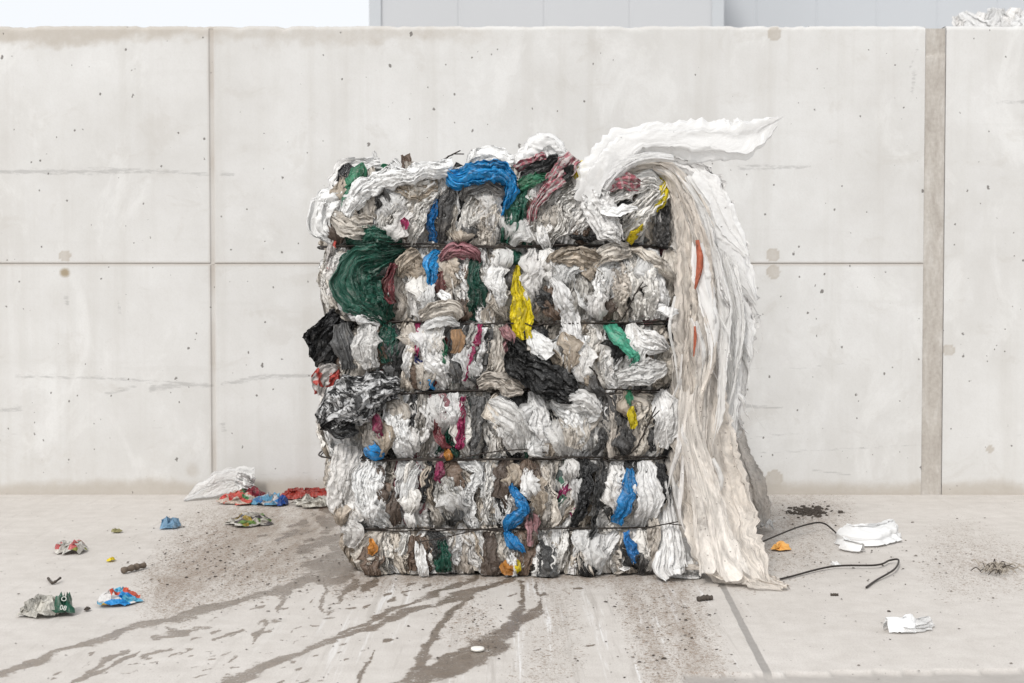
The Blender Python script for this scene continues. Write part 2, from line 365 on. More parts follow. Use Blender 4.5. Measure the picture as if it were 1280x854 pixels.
# ------------------------------------------------------------------ bale
BX = at(622, 600, YF)[0]; HW = 0.535; RC = 0.10; BD = 1.12
def zf(py): return at(640, py, YF)[2]
def perim(u):
    """rounded rectangle seen from above, u measured from the middle of the front, to the right"""
    fl = HW - RC; sd = BD - 2 * RC; q = RC * math.pi / 2; tot = 2 * (2 * fl + sd + 2 * q) - 0
    tot = 4 * fl + 2 * sd + 4 * q
    u = (np.asarray(u, float) + tot / 2) % tot - tot / 2
    sg = np.sign(u); a = np.abs(u)
    x = np.zeros_like(a); y = np.zeros_like(a); nx = np.zeros_like(a); ny = np.zeros_like(a)
    m = a <= fl; x[m] = a[m]; ny[m] = -1
    m = (a > fl) & (a <= fl + q); th = (a[m] - fl) / RC; x[m] = fl + RC * np.sin(th); y[m] = RC * (1 - np.cos(th)); nx[m] = np.sin(th); ny[m] = -np.cos(th)
    m = (a > fl + q) & (a <= fl + q + sd); x[m] = HW; y[m] = RC + a[m] - fl - q; nx[m] = 1
    m = (a > fl + q + sd) & (a <= fl + 2 * q + sd); th = (a[m] - fl - q - sd) / RC; x[m] = fl + RC * np.cos(th); y[m] = BD - RC + RC * np.sin(th); nx[m] = np.cos(th); ny[m] = np.sin(th)
    m = a > fl + 2 * q + sd; x[m] = fl - (a[m] - fl - 2 * q - sd); y[m] = BD; ny[m] = 1
    return BX + sg * x, YF + y, sg * nx, ny
PTOT = 4 * (HW - RC) + 2 * (BD - 2 * RC) + 2 * math.pi * RC
wires_py = [309, 403, 489, 572, 659]
bounds = [722] + wires_py[::-1] + [216]
zb = [0.0] + [zf(p) for p in wires_py[::-1]] + [zf(214)]
ZTOP = zb[-1]

def on_bale(u, d, z):
    x, y, nx, ny = perim(u)
    k = np.interp(z, [0, zb[1] * .6, zb[1], (zb[1] + zb[2]) / 2, zb[2]], [.85, .885, .90, .965, 1.0])
    xx = x + nx * d; z = z - np.clip((z - zb[5]) / (zb[6] - zb[5]), 0, 1.2) * (.085 * smooth(BX - .36, BX - .60, xx) + .03 * smooth(BX + .4, BX + .6, xx))
    return np.stack([BX + .012 * (1 - k) / .15 + (xx - BX) * k, y + ny * d, np.maximum(z, 0.004)], -1)
def on_front(u, d, z):
    back = 1.1 * np.maximum(0, np.abs(u - BX) - 0.44) ** 2
    return np.stack([u, YF - d + back, np.maximum(z, 0.004)], -1)
def on_top(ztop):
    def f(u, d, y):
        d = d - .085 * smooth(BX - .36, BX - .60, u) - .03 * smooth(BX + .4, BX + .6, u)
        return np.stack([u, y, ztop - 0.10 * np.maximum(0, (u - BX) / HW) ** 3 * 0 + d], -1)
    return f

bale = empty('plastic_bale', (BX, YF + BD / 2, 0))
tag(bale, 'tall bale of crushed plastic bags tied with dark wires on the stained concrete', 'bale')

# rows differ a little in how far they stand out left and right
bag_rng = np.random.default_rng(5)
whites = ['white'] * 14 + ['grey'] * 1 + ['clean'] * 5 + ['cream'] * 5 + ['beige'] * 1 + ['milky'] * 2 + ['clear']
odd = ['charcoal', 'dkgreen', 'black', 'printed', 'pink', 'pink', 'charcoal', 'black', 'printed', 'grey', 'redprint', 'dkgreen']
packed = MB()
def strip(mb, row, u, w, d, mat, seed, fine=1.0, full=True, bulge=0.055, t0=0.0, t1=1.0):
    z0, z1 = zb[row], zb[row + 1]
    rs = np.random.default_rng(seed)
    sl = rs.normal(0, 0.022)
    pts = []
    for t in (0, 0.07, 0.22, 0.5, 0.78, 0.93, 1.0):
        tt = t0 + (t1 - t0) * t
        pin = math.sin(math.pi * min(max(tt, 0.0), 1.0)) ** 0.45 if 0 < tt < 1 else 0.0
        pin = max(pin, 0.0)
        if row == 0 and tt < 0.3: pin = max(pin, 0.35 + 1.3 * tt)
        if row == 5 and tt > 0.6: pin = max(pin, 0.6)
        wd = w * 1.15 * (0.78 + 0.22 * pin) * rs.uniform(0.8, 1.2)
        pts.append((u + sl * (tt - 0.5) * 2 + rs.normal(0, 0.009), z0 - .006 + (z1 - z0 + .012) * tt, wd, d - 0.026 + bulge * 0.85 * pin * rs.uniform(0.9, 1.1)))
    nf = max(1.5, w / 0.015 * rs.uniform(0.6, 1.3))
    ribbon(mb, M[mat], pts, on_bale, nf=nf, amp=0.0065 * rs.uniform(0.6, 1.5), over=0.95, crum=0.0036 * rs.uniform(0.4, 1.7), pleat=.0045, dome=0.002, tilt=rs.uniform(.006, .018) * rs.choice([-1, 1]), rag=0.30, seed=seed, cs=rs.uniform(26, 50), wob=0.006, aniso=rs.uniform(0.05, 0.18), fine=fine)

sd = 100
for row in range(6):
    # under layer all the way round
    n = int(PTOT / 0.062)
    for i in range(n):
        u = -PTOT / 2 + (i + 0.5) * PTOT / n + bag_rng.normal(0, 0.006)
        front = abs(u) < HW + 0.35
        mat = whites[bag_rng.integers(len(whites))] if bag_rng.random() > 0.12 else odd[bag_rng.integers(len(odd))]
        if row == 0 and bag_rng.random() < 0.35: mat = ['beige', 'grey', 'white', 'cream'][bag_rng.integers(4)]
        sd += 1; strip(packed, row, u, bag_rng.uniform(0.075, 0.11), 0.0, mat, sd, 1.0 if front else 0.5)
    # second, looser layer
    n = int(PTOT / 0.027)
    for i in range(n):
        u = -PTOT / 2 + (i + 0.5) * PTOT / n + bag_rng.normal(0, 0.02)
        front = abs(u) < HW + 0.35
        mat = whites[bag_rng.integers(len(whites))] if bag_rng.random() > 0.13 else odd[bag_rng.integers(len(odd))]
        if row == 0 and bag_rng.random() < 0.3: mat = ['beige', 'grey', 'white', 'cream'][bag_rng.integers(4)]
        a = bag_rng.random()
        t0, t1 = (0, 1) if a < 0.8 else ((0, bag_rng.uniform(.5, .8)) if a < 0.9 else (bag_rng.uniform(.2, .5), 1))
        sd += 1; strip(packed, row, u, bag_rng.uniform(0.018, 0.050), 0.014 + bag_rng.normal(0, .006), mat, sd, 1.1 if front else 0.4, t0=t0, t1=t1)

# top of the bale: crumpled sheets lying over each other
top_rng = np.random.default_rng(23)
for i in range(70):
    x = BX + top_rng.uniform(-0.5, 0.5); y = YF + top_rng.uniform(0.06, 1.08); a = top_rng.uniform(0, 6.28); l = top_rng.uniform(0.15, 0.4)
    mat = ['white', 'clean', 'clean', 'milky', 'cream', 'white'][top_rng.integers(6)] if top_rng.random() > 0.03 else odd[top_rng.integers(len(odd))]
    w = top_rng.uniform(0.08, 0.22)
    dx, dy = math.cos(a) * l / 2, math.sin(a) * l / 2
    def cl(q): return (min(max(q[0], BX - 0.5), BX + 0.5), min(max(q[1], YF + 0.04), YF + BD - 0.04))
    p0 = cl((x - dx, y - dy)); p1 = (x, y); p2 = cl((x + dx, y + dy))
    ribbon(packed, M[mat], [(*p0, w * .6, -0.02), (*p1, w, 0.03), (*p2, w * .6, -0.02)], on_top(ZTOP - 0.045), nf=4, amp=0.012, crum=0.010, dome=0.03, rag=0.25, seed=900 + i, wob=0.01, fine=0.7)

# dark packed core
core = MB()
uu = np.linspace(-PTOT / 2, PTOT / 2, 160); zz = np.linspace(0.01, ZTOP - 0.02, 60)
Uc, Zc = np.meshgrid(uu, zz)
Pc = on_bale(Uc, -0.055 + 0.02 * vn(Uc * 30, Zc * 6, 3), Zc)
core.grid(Pc, np.stack([Uc, Zc], -1), M['core'])
cen = np.array([BX, YF + BD / 2, ZTOP - 0.02])
cap = np.stack([Pc[-1] * 1.0, np.broadcast_to(cen, Pc[-1].shape)], 0)
core.grid(cap, np.stack([np.stack([uu, uu * 0 + 1], -1), np.stack([uu, uu * 0], -1)], 0), M['core'])
core.build('packed_core', bale)

# --- bags one can pick out on the front -------------------------------------------------
def bag(mat, pp, label=None, **kw):
    """pp rows: px, py, width in px, d (metres proud of the face)"""
    global sd
    sd += 1
    pts = []
    for px, py, w, d in pp:
        q = at(px, py, YF - d); pts.append((q[0], q[2], w * MPP, d))
    a = dict(nf=4, amp=0.008, over=0.8, crum=0.008, dome=0.005, rag=0.20, pleat=.0032, wob=0.007, seed=sd, fine=1.25, tilt=.012 * (1 if sd % 2 else -1))
    a.update(kw); a['nf'] *= 1.3; a['crum'] *= (.85 if mat in ('black', 'smeared') else .58); a.setdefault('aniso', .28 + .5 * ((sd * .618) % 1)); a.setdefault('cs', 24 + 22 * ((sd * .377) % 1))
    name = a.pop('name', 'plastic_bag')
    area = sum(q[2] for q in pp) / len(pp) * sum(math.hypot(pp[i][0] - pp[i + 1][0], pp[i][1] - pp[i + 1][1]) for i in range(len(pp) - 1))
    if label is None and area < 900:
        ribbon(packed, M[mat], pts, on_front, **a); return
    global nbags; nbags += 1
    mb = MB(); ribbon(mb, M[mat], pts, on_front, **a)
    o = mb.build(name, bale)
    if label: o['label'] = label
    return o

nbags = 0
B = 0.045     # how far a normal bulge stands out
# row 1 (top)
bag('clean', [(440, 250, 26, .00), (420, 262, 52, .04), (412, 280, 44, .03), (424, 300, 24, .0)], nf=3, crum=.010, dome=.014)
bag('cream', [(414, 270, 16, .05), (440, 282, 36, .07), (466, 284, 26, .05)], 'sand-dusted beige bag end', nf=3, crum=.008)
bag('clean', [(432, 268, 22, .05), (452, 240, 27, .07), (490, 224, 26, .075), (530, 214, 24, .07), (566, 208, 22, .05)], nf=2.2, amp=.006, crum=.006, dome=.025)
bag('clean', [(424, 250, 26, .03), (432, 228, 36, .02), (450, 214, 34, .0), (478, 208, 22, -.03)], nf=2, crum=.010)
bag('green', [(437, 238, 14, .04), (448, 216, 20, .05), (452, 203, 4, .05)], 'torn green corner sticking up', nf=1, crum=.003)
bag('green', [(433, 262, 10, .06), (438, 244, 13, .055), (444, 230, 8, .05)], 'green scrap', nf=1, crum=.003)
bag('green', [(470, 218, 7, -.02), (480, 210, 8, -.02), (486, 208, 4, -.02)], 'green scrap', nf=1, crum=.002)
bag('milky', [(424, 240, 18, -.03), (436, 214, 24, -.05), (446, 200, 14, -.06)], nf=2, crum=.012)
bag('milky', [(465, 215, 12, -.06), (470, 200, 9, -.07), (466, 190, 3, -.07)], nf=2, crum=.006)
bag('charcoal', [(466, 236, 12, .05), (473, 246, 26, .065), (477, 262, 14, .045)], 'dark knotted bag end', nf=2.5, crum=.010)
bag('beige', [(490, 226, 24, .055), (520, 234, 34, .065), (548, 232, 22, .05)], nf=4, crum=.008)
bag('white', [(484, 300, 18, .02), (492, 270, 30, .055), (512, 246, 26, .06), (545, 228, 18, .05)], nf=4, crum=.010)
bag('white', [(512, 308, 16, .02), (520, 280, 28, .06), (530, 255, 24, .06), (548, 238, 10, .05)], nf=4, crum=.010)
bag('magenta', [(503, 274, 8, .078), (506, 280, 9, .082), (505, 287, 5, .078)], 'small dark red scrap', nf=1, crum=.004)
bag('charcoal', [(566, 234, 10, .055), (558, 256, 20, .065), (552, 285, 18, .055), (548, 304, 12, .02)], 'charcoal bag fold', nf=1.6, amp=.006, crum=.005)
bag('blue', [(546, 250, 6, .06), (541, 275, 11, .06), (540, 302, 11, .02)], 'blue strip beside charcoal fold', nf=1.5)
bag('clean', [(585, 208, 20, -.02), (610, 198, 30, -.02), (640, 206, 22, -.02)], nf=2, crum=.012, dome=.04)
bag('blue', [(560, 214, 10, .05), (575, 222, 30, .075), (600, 216, 32, .09), (625, 218, 30, .08), (640, 232, 22, .075), (634, 256, 13, .065), (628, 270, 6, .05)], 'blue bag folded over the top edge', nf=3, amp=.011, crum=.012, dome=.025)
bag('charcoal', [(574, 246, 10, .075), (590, 236, 16, .085), (612, 232, 17, .09), (632, 244, 12, .085)], 'dark lining under the blue bag', nf=1.5, crum=.005)
bag('white', [(578, 306, 22, .02), (584, 275, 26, .055), (594, 248, 20, .06)], nf=3.5, crum=.011)
bag('white', [(604, 307, 26, .02), (606, 275, 30, .06), (604, 246, 24, .065)], nf=4, crum=.011)
bag('milky', [(618, 260, 10, .07), (616, 282, 16, .065), (618, 304, 8, .03)], nf=2)
bag('dkgreen', [(656, 234, 14, .055), (648, 258, 30, .07), (640, 285, 30, .06), (636, 306, 26, .02)], 'dark green bag fold', nf=3, crum=.012)
bag('dkgreen', [(638, 312, 22, .02), (637, 322, 32, .05), (634, 334, 26, .03)], 'dark green loop over the wire', nf=2, crum=.008)
bag('sail', [(646, 214, 22, -.03), (666, 190, 34, -.05), (686, 180, 28, -.06), (702, 196, 16, -.06)], nf=1.6, crum=.007, dome=.03, pleat=0)
bag('plaid', [(646, 214, 14, .01), (660, 206, 20, .03), (684, 198, 14, .03)], 'pink checked film on the top edge', nf=2)
bag('black', [(652, 222, 12, .05), (676, 208, 18, .06), (700, 198, 12, .05)], 'black fold on the top edge', nf=1.5)
bag('plaid', [(718, 196, 22, .05), (706, 212, 28, .08), (686, 232, 22, .085), (668, 262, 13, .075), (660, 288, 7, .05)], 'pink checked strip running down from the top', nf=3, crum=.009)
bag('black', [(714, 206, 8, .09), (712, 216, 12, .09), (704, 224, 6, .09)], 'black scrap', nf=1)
bag('yellow', [(724, 202, 11, .06), (726, 214, 14, .065), (720, 224, 8, .055)], 'yellow scrap at the top edge', nf=1.5, crum=.006)
bag('green', [(648, 232, 14, .07), (668, 226, 18, .08), (684, 220, 8, .07)], nf=2, crum=.006)
bag('grey', [(664, 306, 14, .02), (676, 275, 24, .065), (694, 246, 22, .07), (716, 228, 12, .06)], nf=4, crum=.008)
bag('white', [(682, 307, 22, .02), (694, 280, 34, .06), (706, 250, 28, .065), (728, 232, 16, .05)], nf=5, crum=.010)
bag('white', [(708, 307, 24, .02), (718, 282, 34, .06), (728, 258, 26, .06)], nf=4, crum=.010)
bag('white', [(744, 262, 22, .06), (772, 236, 30, .075), (806, 226, 26, .07), (826, 236, 18, .05)], nf=4, crum=.010)
bag('plaid', [(760, 236, 10, .09), (778, 228, 20, .10), (800, 232, 12, .09)], 'pink checked scrap under the billowing sheet', nf=2, crum=.008)
bag('white', [(770, 298, 28, .04), (792, 272, 40, .07), (816, 248, 34, .065), (830, 228, 20, .04)], nf=5, crum=.009, amp=.014)
bag('yellow', [(786, 304, 8, .06), (794, 294, 12, .085), (806, 284, 6, .08)], 'yellow scrap just above the top wire', nf=1)
bag('yellow', [(818, 262, 10, .07), (828, 248, 12, .07), (832, 232, 12, .05), (826, 220, 6, .03)], 'yellow film at the top right corner', nf=1.5, crum=.006)
bag('clean', [(736, 234, 24, .09), (744, 256, 40, .105), (758, 284, 34, .10), (776, 304, 10, .085)], 'torn white flap hanging over the wire', nf=2, amp=.008, crum=.007, ends=.1)
bag('clean', [(750, 262, 12, .115), (775, 264, 14, .12), (797, 260, 4, .115)], nf=1, crum=.003)
bag('charcoal', [(832, 258, 14, .04), (828, 285, 22, .05), (830, 308, 14, .03)], 'black fold at the upper right corner', nf=2)
bag('black', [(748, 296, 10, .06), (726, 297, 8, .065), (712, 294, 4, .055)], nf=1)
# row 2
bag('dkgreen', [(432, 298, 20, .02), (452, 300, 34, .05), (476, 300, 28, .055), (500, 304, 12, .03)], 'dark green sheet above the top wire', nf=2.5, crum=.010)
bag('dkgreen', [(508, 312, 8, .04), (480, 322, 24, .075), (452, 334, 44, .085), (450, 356, 62, .085), (470, 380, 52, .075), (484, 402, 26, .03)], 'large dark green bag on the left corner', nf=3.6, amp=.013, crum=.010, dome=.010, aniso=.4, cs=26)
bag('dkgreen', [(430, 318, 20, .06), (446, 330, 28, .075), (480, 318, 16, .07)], nf=2, crum=.008)
bag('redprint', [(418, 296, 8, .02), (412, 318, 11, .03), (414, 340, 8, .02)], nf=1)
bag('milky', [(428, 316, 16, .03), (422, 344, 26, .04), (420, 372, 22, .03)], nf=2.5, crum=.012)
bag('maroon', [(492, 330, 8, .07), (486, 355, 14, .08), (490, 380, 10, .07)], nf=2)
bag('beige', [(500, 345, 14, .055), (508, 330, 24, .07), (524, 318, 18, .05)], nf=3, crum=.008)
bag('blue', [(548, 314, 10, .02), (540, 328, 19, .06), (538, 346, 15, .065), (537, 360, 9, .055)], 'bright blue scrap under the top wire', nf=1.5, crum=.008)
bag('pink', [(550, 326, 8, .05), (566, 316, 22, .06), (590, 318, 20, .055), (598, 330, 10, .03)], nf=3, crum=.008)
bag('maroon', [(556, 340, 8, .05), (552, 356, 16, .06), (556, 376, 9, .045)], nf=2, crum=.008)
bag('clean', [(568, 396, 14, .03), (560, 376, 14, .07), (548, 364, 8, .06)], nf=1.5)
bag('dkgreen', [(594, 314, 12, .02), (592, 345, 16, .05), (598, 370, 22, .06), (592, 400, 18, .02)], 'dark green upright fold', nf=2)
bag('yellow', [(648, 332, 5, .045), (648, 350, 13, .06), (651, 376, 22, .065), (652, 402, 26, .05), (654, 424, 18, .05)], 'yellow bag strip passing under the wire', nf=2.2, amp=.007, crum=.006)
bag('clear', [(662, 345, 14, .055), (666, 370, 22, .065), (664, 398, 14, .03)], nf=2)
bag('charcoal', [(668, 362, 14, .06), (676, 374, 24, .07), (688, 384, 12, .06)], nf=2, crum=.010)
bag('clean', [(690, 348, 10, .065), (702, 372, 22, .078), (712, 400, 24, .045), (718, 440, 26, .06), (716, 466, 16, .05)], 'long white strip crossing the wire', nf=2, amp=.007, crum=.006)
bag('beige', [(684, 330, 10, .06), (706, 322, 22, .085), (730, 322, 24, .085), (748, 330, 12, .06)], nf=2.5, crum=.010)
bag('cream', [(742, 330, 14, .06), (760, 318, 24, .08), (788, 312, 18, .06)], nf=3, crum=.010)
bag('grey', [(720, 400, 24, .02), (724, 372, 40, .06), (722, 344, 30, .055)], nf=4, crum=.012)
for k, (x0, x1, dd) in enumerate([(756, 752, 0), (772, 776, .008), (790, 796, 0), (806, 812, .006), (820, 824, -.005)]):
    bag(['white', 'cream', 'white', 'white', 'clean'][k], [(x0 - 6, 316, 16, .02), (x0, 340, 22, .065 + dd), (x1, 370, 22, .065 + dd), (x1, 399, 16, .02)], nf=2, crum=.010, amp=.008)
bag('cream', [(788, 310, 10, .05), (812, 322, 16, .08), (834, 340, 14, .085), (842, 352, 4, .07)], nf=2)
bag('clean', [(822, 386, 10, .06), (836, 390, 12, .07), (850, 390, 4, .065)], nf=1)
# row 3
bag('clean', [(430, 372, 22, .04), (448, 386, 34, .07), (462, 396, 24, .06), (476, 402, 10, .04)], nf=2.5, crum=.012)
bag('black', [(430, 398, 34, .02), (414, 418, 54, .04), (404, 440, 44, .035), (394, 452, 24, .02)], 'crumpled black bag sticking out on the left', nf=4, amp=.016, crum=.013, dome=.014, aniso=.7, cs=28)
bag('black', [(388, 436, 16, .01), (404, 446, 30, .02), (420, 460, 20, .01)], nf=2, crum=.010)
bag('charcoal', [(428, 404, 18, .05), (432, 430, 30, .065), (436, 462, 20, .05)], nf=2.5, crum=.008)
bag('clear', [(460, 406, 22, .06), (456, 430, 36, .08), (462, 460, 22, .06)], nf=2.5, crum=.008)
bag('dkgreen', [(486, 404, 22, .02), (486, 425, 28, .06), (490, 452, 20, .05)], 'dark green fold below the second wire', nf=2.5)
bag('magenta', [(520, 404, 8, .03), (521, 424, 10, .06), (520, 446, 6, .06)], nf=1)
bag('navy', [(522, 440, 5, .055), (526, 452, 8, .06), (530, 464, 6, .05)], nf=1)
bag('blue', [(526, 462, 6, .05), (534, 476, 18, .055), (536, 487, 20, .015)], 'blue scrap at the third wire', nf=1.5)
bag('clean', [(536, 410, 12, .045), (540, 436, 26, .068), (552, 462, 28, .06), (560, 486, 18, .015)], nf=3, amp=.008)
bag('cream', [(526, 398, 12, .06), (544, 390, 24, .085), (566, 388, 22, .085), (578, 396, 10, .06)], nf=2.5, crum=.009)
bag('clear', [(530, 408, 10, .07), (550, 402, 14, .085), (574, 406, 8, .07)], nf=1)
bag('green', [(552, 420, 6, .055), (554, 438, 12, .065), (552, 456, 8, .055)], nf=1)
bag('tan', [(570, 412, 14, .07), (571, 427, 17, .078), (570, 442, 13, .068)], 'brown card label', nf=0.5, amp=.002, crum=.003, over=0)
bag('charcoal', [(566, 446, 12, .055), (568, 462, 18, .06), (570, 480, 10, .04)], nf=2)
bag('printed', [(594, 404, 16, .03), (592, 430, 24, .06), (594, 462, 22, .055), (590, 486, 14, .015)], 'printed bag with dark red pattern', nf=2)
bag('magenta', [(600, 404, 8, .06), (596, 426, 10, .075), (584, 450, 8, .07), (580, 476, 6, .055)], nf=1)
bag('clean', [(606, 410, 6, .06), (602, 440, 9, .07), (600, 470, 6, .055)], nf=1)
bag('charcoal', [(611, 412, 10, .055), (610, 436, 12, .06), (608, 456, 6, .055)], nf=1)
bag('pink', [(628, 408, 10, .05), (636, 424, 16, .07), (632, 442, 10, .06)], nf=2)
bag('cream', [(604, 486, 20, .03), (622, 462, 26, .07), (620, 430, 22, .065), (618, 408, 14, .02)], nf=3, crum=.010)
bag('black', [(638, 424, 14, .06), (650, 452, 34, .085), (676, 470, 42, .09), (700, 484, 40, .088), (720, 498, 18, .07)], 'crumpled black bag in the middle of the front', nf=4, amp=.012, crum=.013, dome=.010, aniso=.8, cs=30)
bag('clean', [(664, 414, 10, .05), (674, 430, 26, .075), (684, 448, 20, .075)], nf=2)
bag('mint', [(762, 402, 14, .02), (768, 416, 20, .07), (784, 432, 20, .082), (796, 446, 13, .08), (790, 460, 10, .07)], 'mint green bag', nf=1.6, amp=.006, crum=.006)
bag('clean', [(786, 410, 14, .04), (806, 424, 30, .075), (824, 430, 28, .07), (836, 436, 10, .05)], nf=3)
bag('clear', [(772, 474, 18, .06), (796, 468, 30, .085), (820, 462, 30, .08), (832, 456, 14, .05)], nf=3, crum=.008)
bag('charcoal', [(738, 470, 14, .05), (742, 484, 24, .065), (748, 498, 12, .05)], nf=2)
bag('redprint', [(420, 456, 22, .03), (408, 472, 32, .04), (402, 496, 20, .03)], 'white bag with red print on the left corner', nf=2, crum=.010)
# row 4
bag('smeared', [(500, 486, 22, .06), (472, 487, 42, .08), (442, 500, 62, .088), (418, 518, 48, .075), (406, 536, 18, .05)], 'black bag smeared with white paint', nf=3, amp=.012, crum=.011, dome=.035)
bag('black', [(404, 524, 12, .08), (424, 538, 20, .10), (446, 534, 12, .09)], nf=2)
bag('magenta', [(468, 516, 4, .085), (473, 532, 14, .085), (477, 550, 5, .07)], 'magenta scrap', nf=1)
bag('grey', [(460, 530, 16, .075), (466, 548, 28, .08), (480, 562, 14, .06)], nf=2)
bag('blue', [(458, 558, 14, .07), (468, 566, 20, .075), (480, 570, 10, .055)], 'blue scrap above the fourth wire', nf=1)
bag('clean', [(484, 500, 14, .04), (494, 528, 28, .07), (506, 556, 28, .06), (512, 571, 18, .015)], nf=3)
bag('black', [(518, 490, 6, .03), (518, 525, 9, .06), (522, 562, 6, .045)], nf=1)
bag('grey', [(532, 490, 20, .02), (534, 528, 28, .062), (532, 570, 20, .02)], nf=4, amp=.012)
bag('pink', [(552, 492, 10, .03), (556, 506, 12, .06), (552, 522, 8, .06)], nf=1.2)
bag('maroon', [(546, 522, 8, .06), (550, 544, 12, .065), (562, 560, 8, .055)], nf=1.4)
bag('orange', [(558, 562, 8, .05), (560, 568, 12, .062), (562, 575, 8, .05)], 'orange knot on the fourth wire', nf=1, crum=.006)
bag('magenta', [(578, 496, 5, .05), (578, 528, 10, .065), (576, 552, 12, .07), (570, 560, 6, .06)], nf=1.4)
bag('charcoal', [(598, 496, 18, .04), (596, 525, 18, .06), (590, 562, 9, .05)], 'charcoal fold', nf=1.5, amp=.005)
bag('cream', [(598, 482, 14, .06), (618, 476, 22, .085), (640, 482, 28, .09), (654, 488, 10, .07)], nf=2.5, crum=.009)
bag('clear', [(610, 504, 16, .07), (628, 518, 44, .085), (644, 540, 42, .08), (650, 566, 24, .04)], 'clear crackled film', nf=3, crum=.010, amp=.008)
bag('clean', [(664, 490, 12, .055), (672, 512, 22, .08), (680, 540, 26, .078), (692, 566, 18, .03)], nf=2, crum=.008)
bag('clean', [(690, 500, 10, .06), (710, 518, 22, .085), (722, 540, 22, .08), (728, 562, 12, .04)], nf=2, crum=.008)
bag('cream', [(706, 516, 20, .06), (722, 536, 34, .08), (716, 560, 24, .06)], nf=2.5, crum=.010)
bag('clear', [(700, 504, 16, .08), (728, 506, 30, .09), (748, 520, 16, .07)], nf=2)
bag('charcoal', [(756, 536, 8, .06), (752, 552, 14, .065), (740, 568, 8, .04)], nf=1.5)
bag('green', [(784, 488, 8, .03), (786, 498, 9, .06), (785, 506, 5, .06)], nf=1)
bag('yellow', [(788, 508, 6, .065), (790, 522, 12, .078), (790, 536, 6, .07)], 'yellow printed scrap', nf=1, crum=.004)
bag('clean', [(826, 488, 14, .02), (834, 510, 32, .07), (836, 534, 30, .07), (826, 560, 18, .03)], 'white flap bulging at the right corner', nf=2.5, crum=.008)
# row 5
bag('milky', [(434, 556, 34, .03), (430, 586, 36, .06), (428, 622, 34, .055), (436, 656, 26, .02)], nf=3, amp=.012)
bag('cream', [(416, 574, 18, .0), (424, 600, 30, .02), (426, 640, 28, .01)], nf=2.5, crum=.009)
bag('clean', [(464, 574, 26, .03), (462, 604, 40, .07), (472, 636, 34, .06), (486, 657, 18, .015)], nf=4)
bag('magenta', [(548, 576, 8, .03), (549, 590, 12, .062), (550, 604, 8, .06)], nf=1)
bag('grey', [(552, 598, 18, .06), (560, 620, 32, .07), (568, 646, 18, .05)], nf=3)
bag('black', [(540, 576, 8, .03), (536, 600, 10, .06), (528, 628, 5, .055)], nf=1)
bag('blue', [(640, 604, 6, .06), (650, 622, 13, .08), (654, 638, 17, .085), (640, 654, 20, .07), (634, 664, 12, .03)], 'curled blue strip above the bottom wire', nf=1.5, amp=.007)
bag('blue', [(632, 664, 10, .04), (642, 678, 18, .065), (652, 692, 8, .06)], 'blue strip below the bottom wire', nf=1.5)
bag('pink', [(662, 640, 10, .06), (666, 656, 20, .05), (666, 682, 14, .055)], 'pink scrap across the bottom wire', nf=1.5)
bag('black', [(728, 574, 10, .03), (734, 605, 15, .068), (722, 640, 15, .065), (716, 658, 10, .02)], nf=1.5)
bag('charcoal', [(752, 574, 12, .03), (752, 600, 15, .065), (744, 640, 10, .06), (740, 690, 4, .05)], nf=2)
bag('blue', [(786, 584, 6, .06), (786, 608, 17, .075), (780, 634, 16, .07), (770, 655, 12, .03)], 'bright blue upright bag', nf=1.6, amp=.006)
bag('clean', [(806, 576, 18, .03), (812, 606, 36, .07), (812, 636, 34, .065), (806, 657, 20, .015)], nf=3)
# row 6
bag('orange', [(466, 672, 6, .055), (465, 684, 11, .065), (463, 694, 7, .055)], 'orange scrap at the bottom left', nf=1, crum=.006)
bag('brown', [(520, 668, 20, .04), (526, 690, 30, .055), (524, 714, 30, .03)], 'dark brown wad at the foot', nf=3, crum=.010)
bag('dkgreen', [(552, 676, 12, .05), (555, 696, 22, .06), (556, 714, 20, .035)], 'dark green wad at the foot', nf=2, crum=.012)
bag('blue', [(782, 664, 8, .05), (788, 682, 15, .068), (798, 702, 12, .055)], 'blue strip at the bottom right', nf=1.2)
bag('yellow', [(644, 700, 7, .06), (646, 708, 9, .064), (645, 716, 6, .05)], 'yellow scrap at the foot', nf=1)
bag('orange', [(628, 704, 12, .055), (636, 711, 16, .06), (642, 717, 9, .045)], nf=1, crum=.006)
bag('milky', [(428, 644, 18, .02), (440, 662, 30, .04), (436, 684, 16, .02)], nf=2, crum=.009)

cr_ = np.random.default_rng(41)
for i in range(56):
    px = cr_.uniform(425, 835); py = cr_.uniform(235, 712)
    near = min(wires_py, key=lambda q: abs(q - py)); a = cr_.normal(0, .32); l = cr_.uniform(14, 36); w_ = cr_.uniform(6, 16)
    if abs(near - py) < 14:
        continue
    else: d0 = cr_.uniform(.045, .068)
    if px > 815 or px < 440: d0 -= .02
    mt = ['white', 'white', 'clean', 'clean', 'cream', 'milky', 'clear', 'beige', 'white', 'clear', 'white'][cr_.integers(11)]
    bx, by = math.sin(a) * l, math.cos(a) * l; kx = cr_.normal(0, 5)
    pts = []
    for q, (qx, qy, qw, qd) in enumerate([(px - bx, py - by, w_ * .5, d0 - .025), (px - bx * .4 + kx, py - by * .4, w_, d0), (px + bx * .4 + kx, py + by * .4, w_, d0 + .004), (px + bx, py + by, w_ * .5, d0 - .03)]):
        v = at(qx, qy, YF - qd); pts.append((v[0], v[2], qw * MPP, qd))
    ribbon(packed, M[mt], pts, on_front, nf=cr_.uniform(2, 5), amp=.006, crum=.005, pleat=.003, dome=.001, tilt=cr_.uniform(-.014, .014), aniso=.30, wob=.006, seed=8000 + i, cs=38, ends=.12)
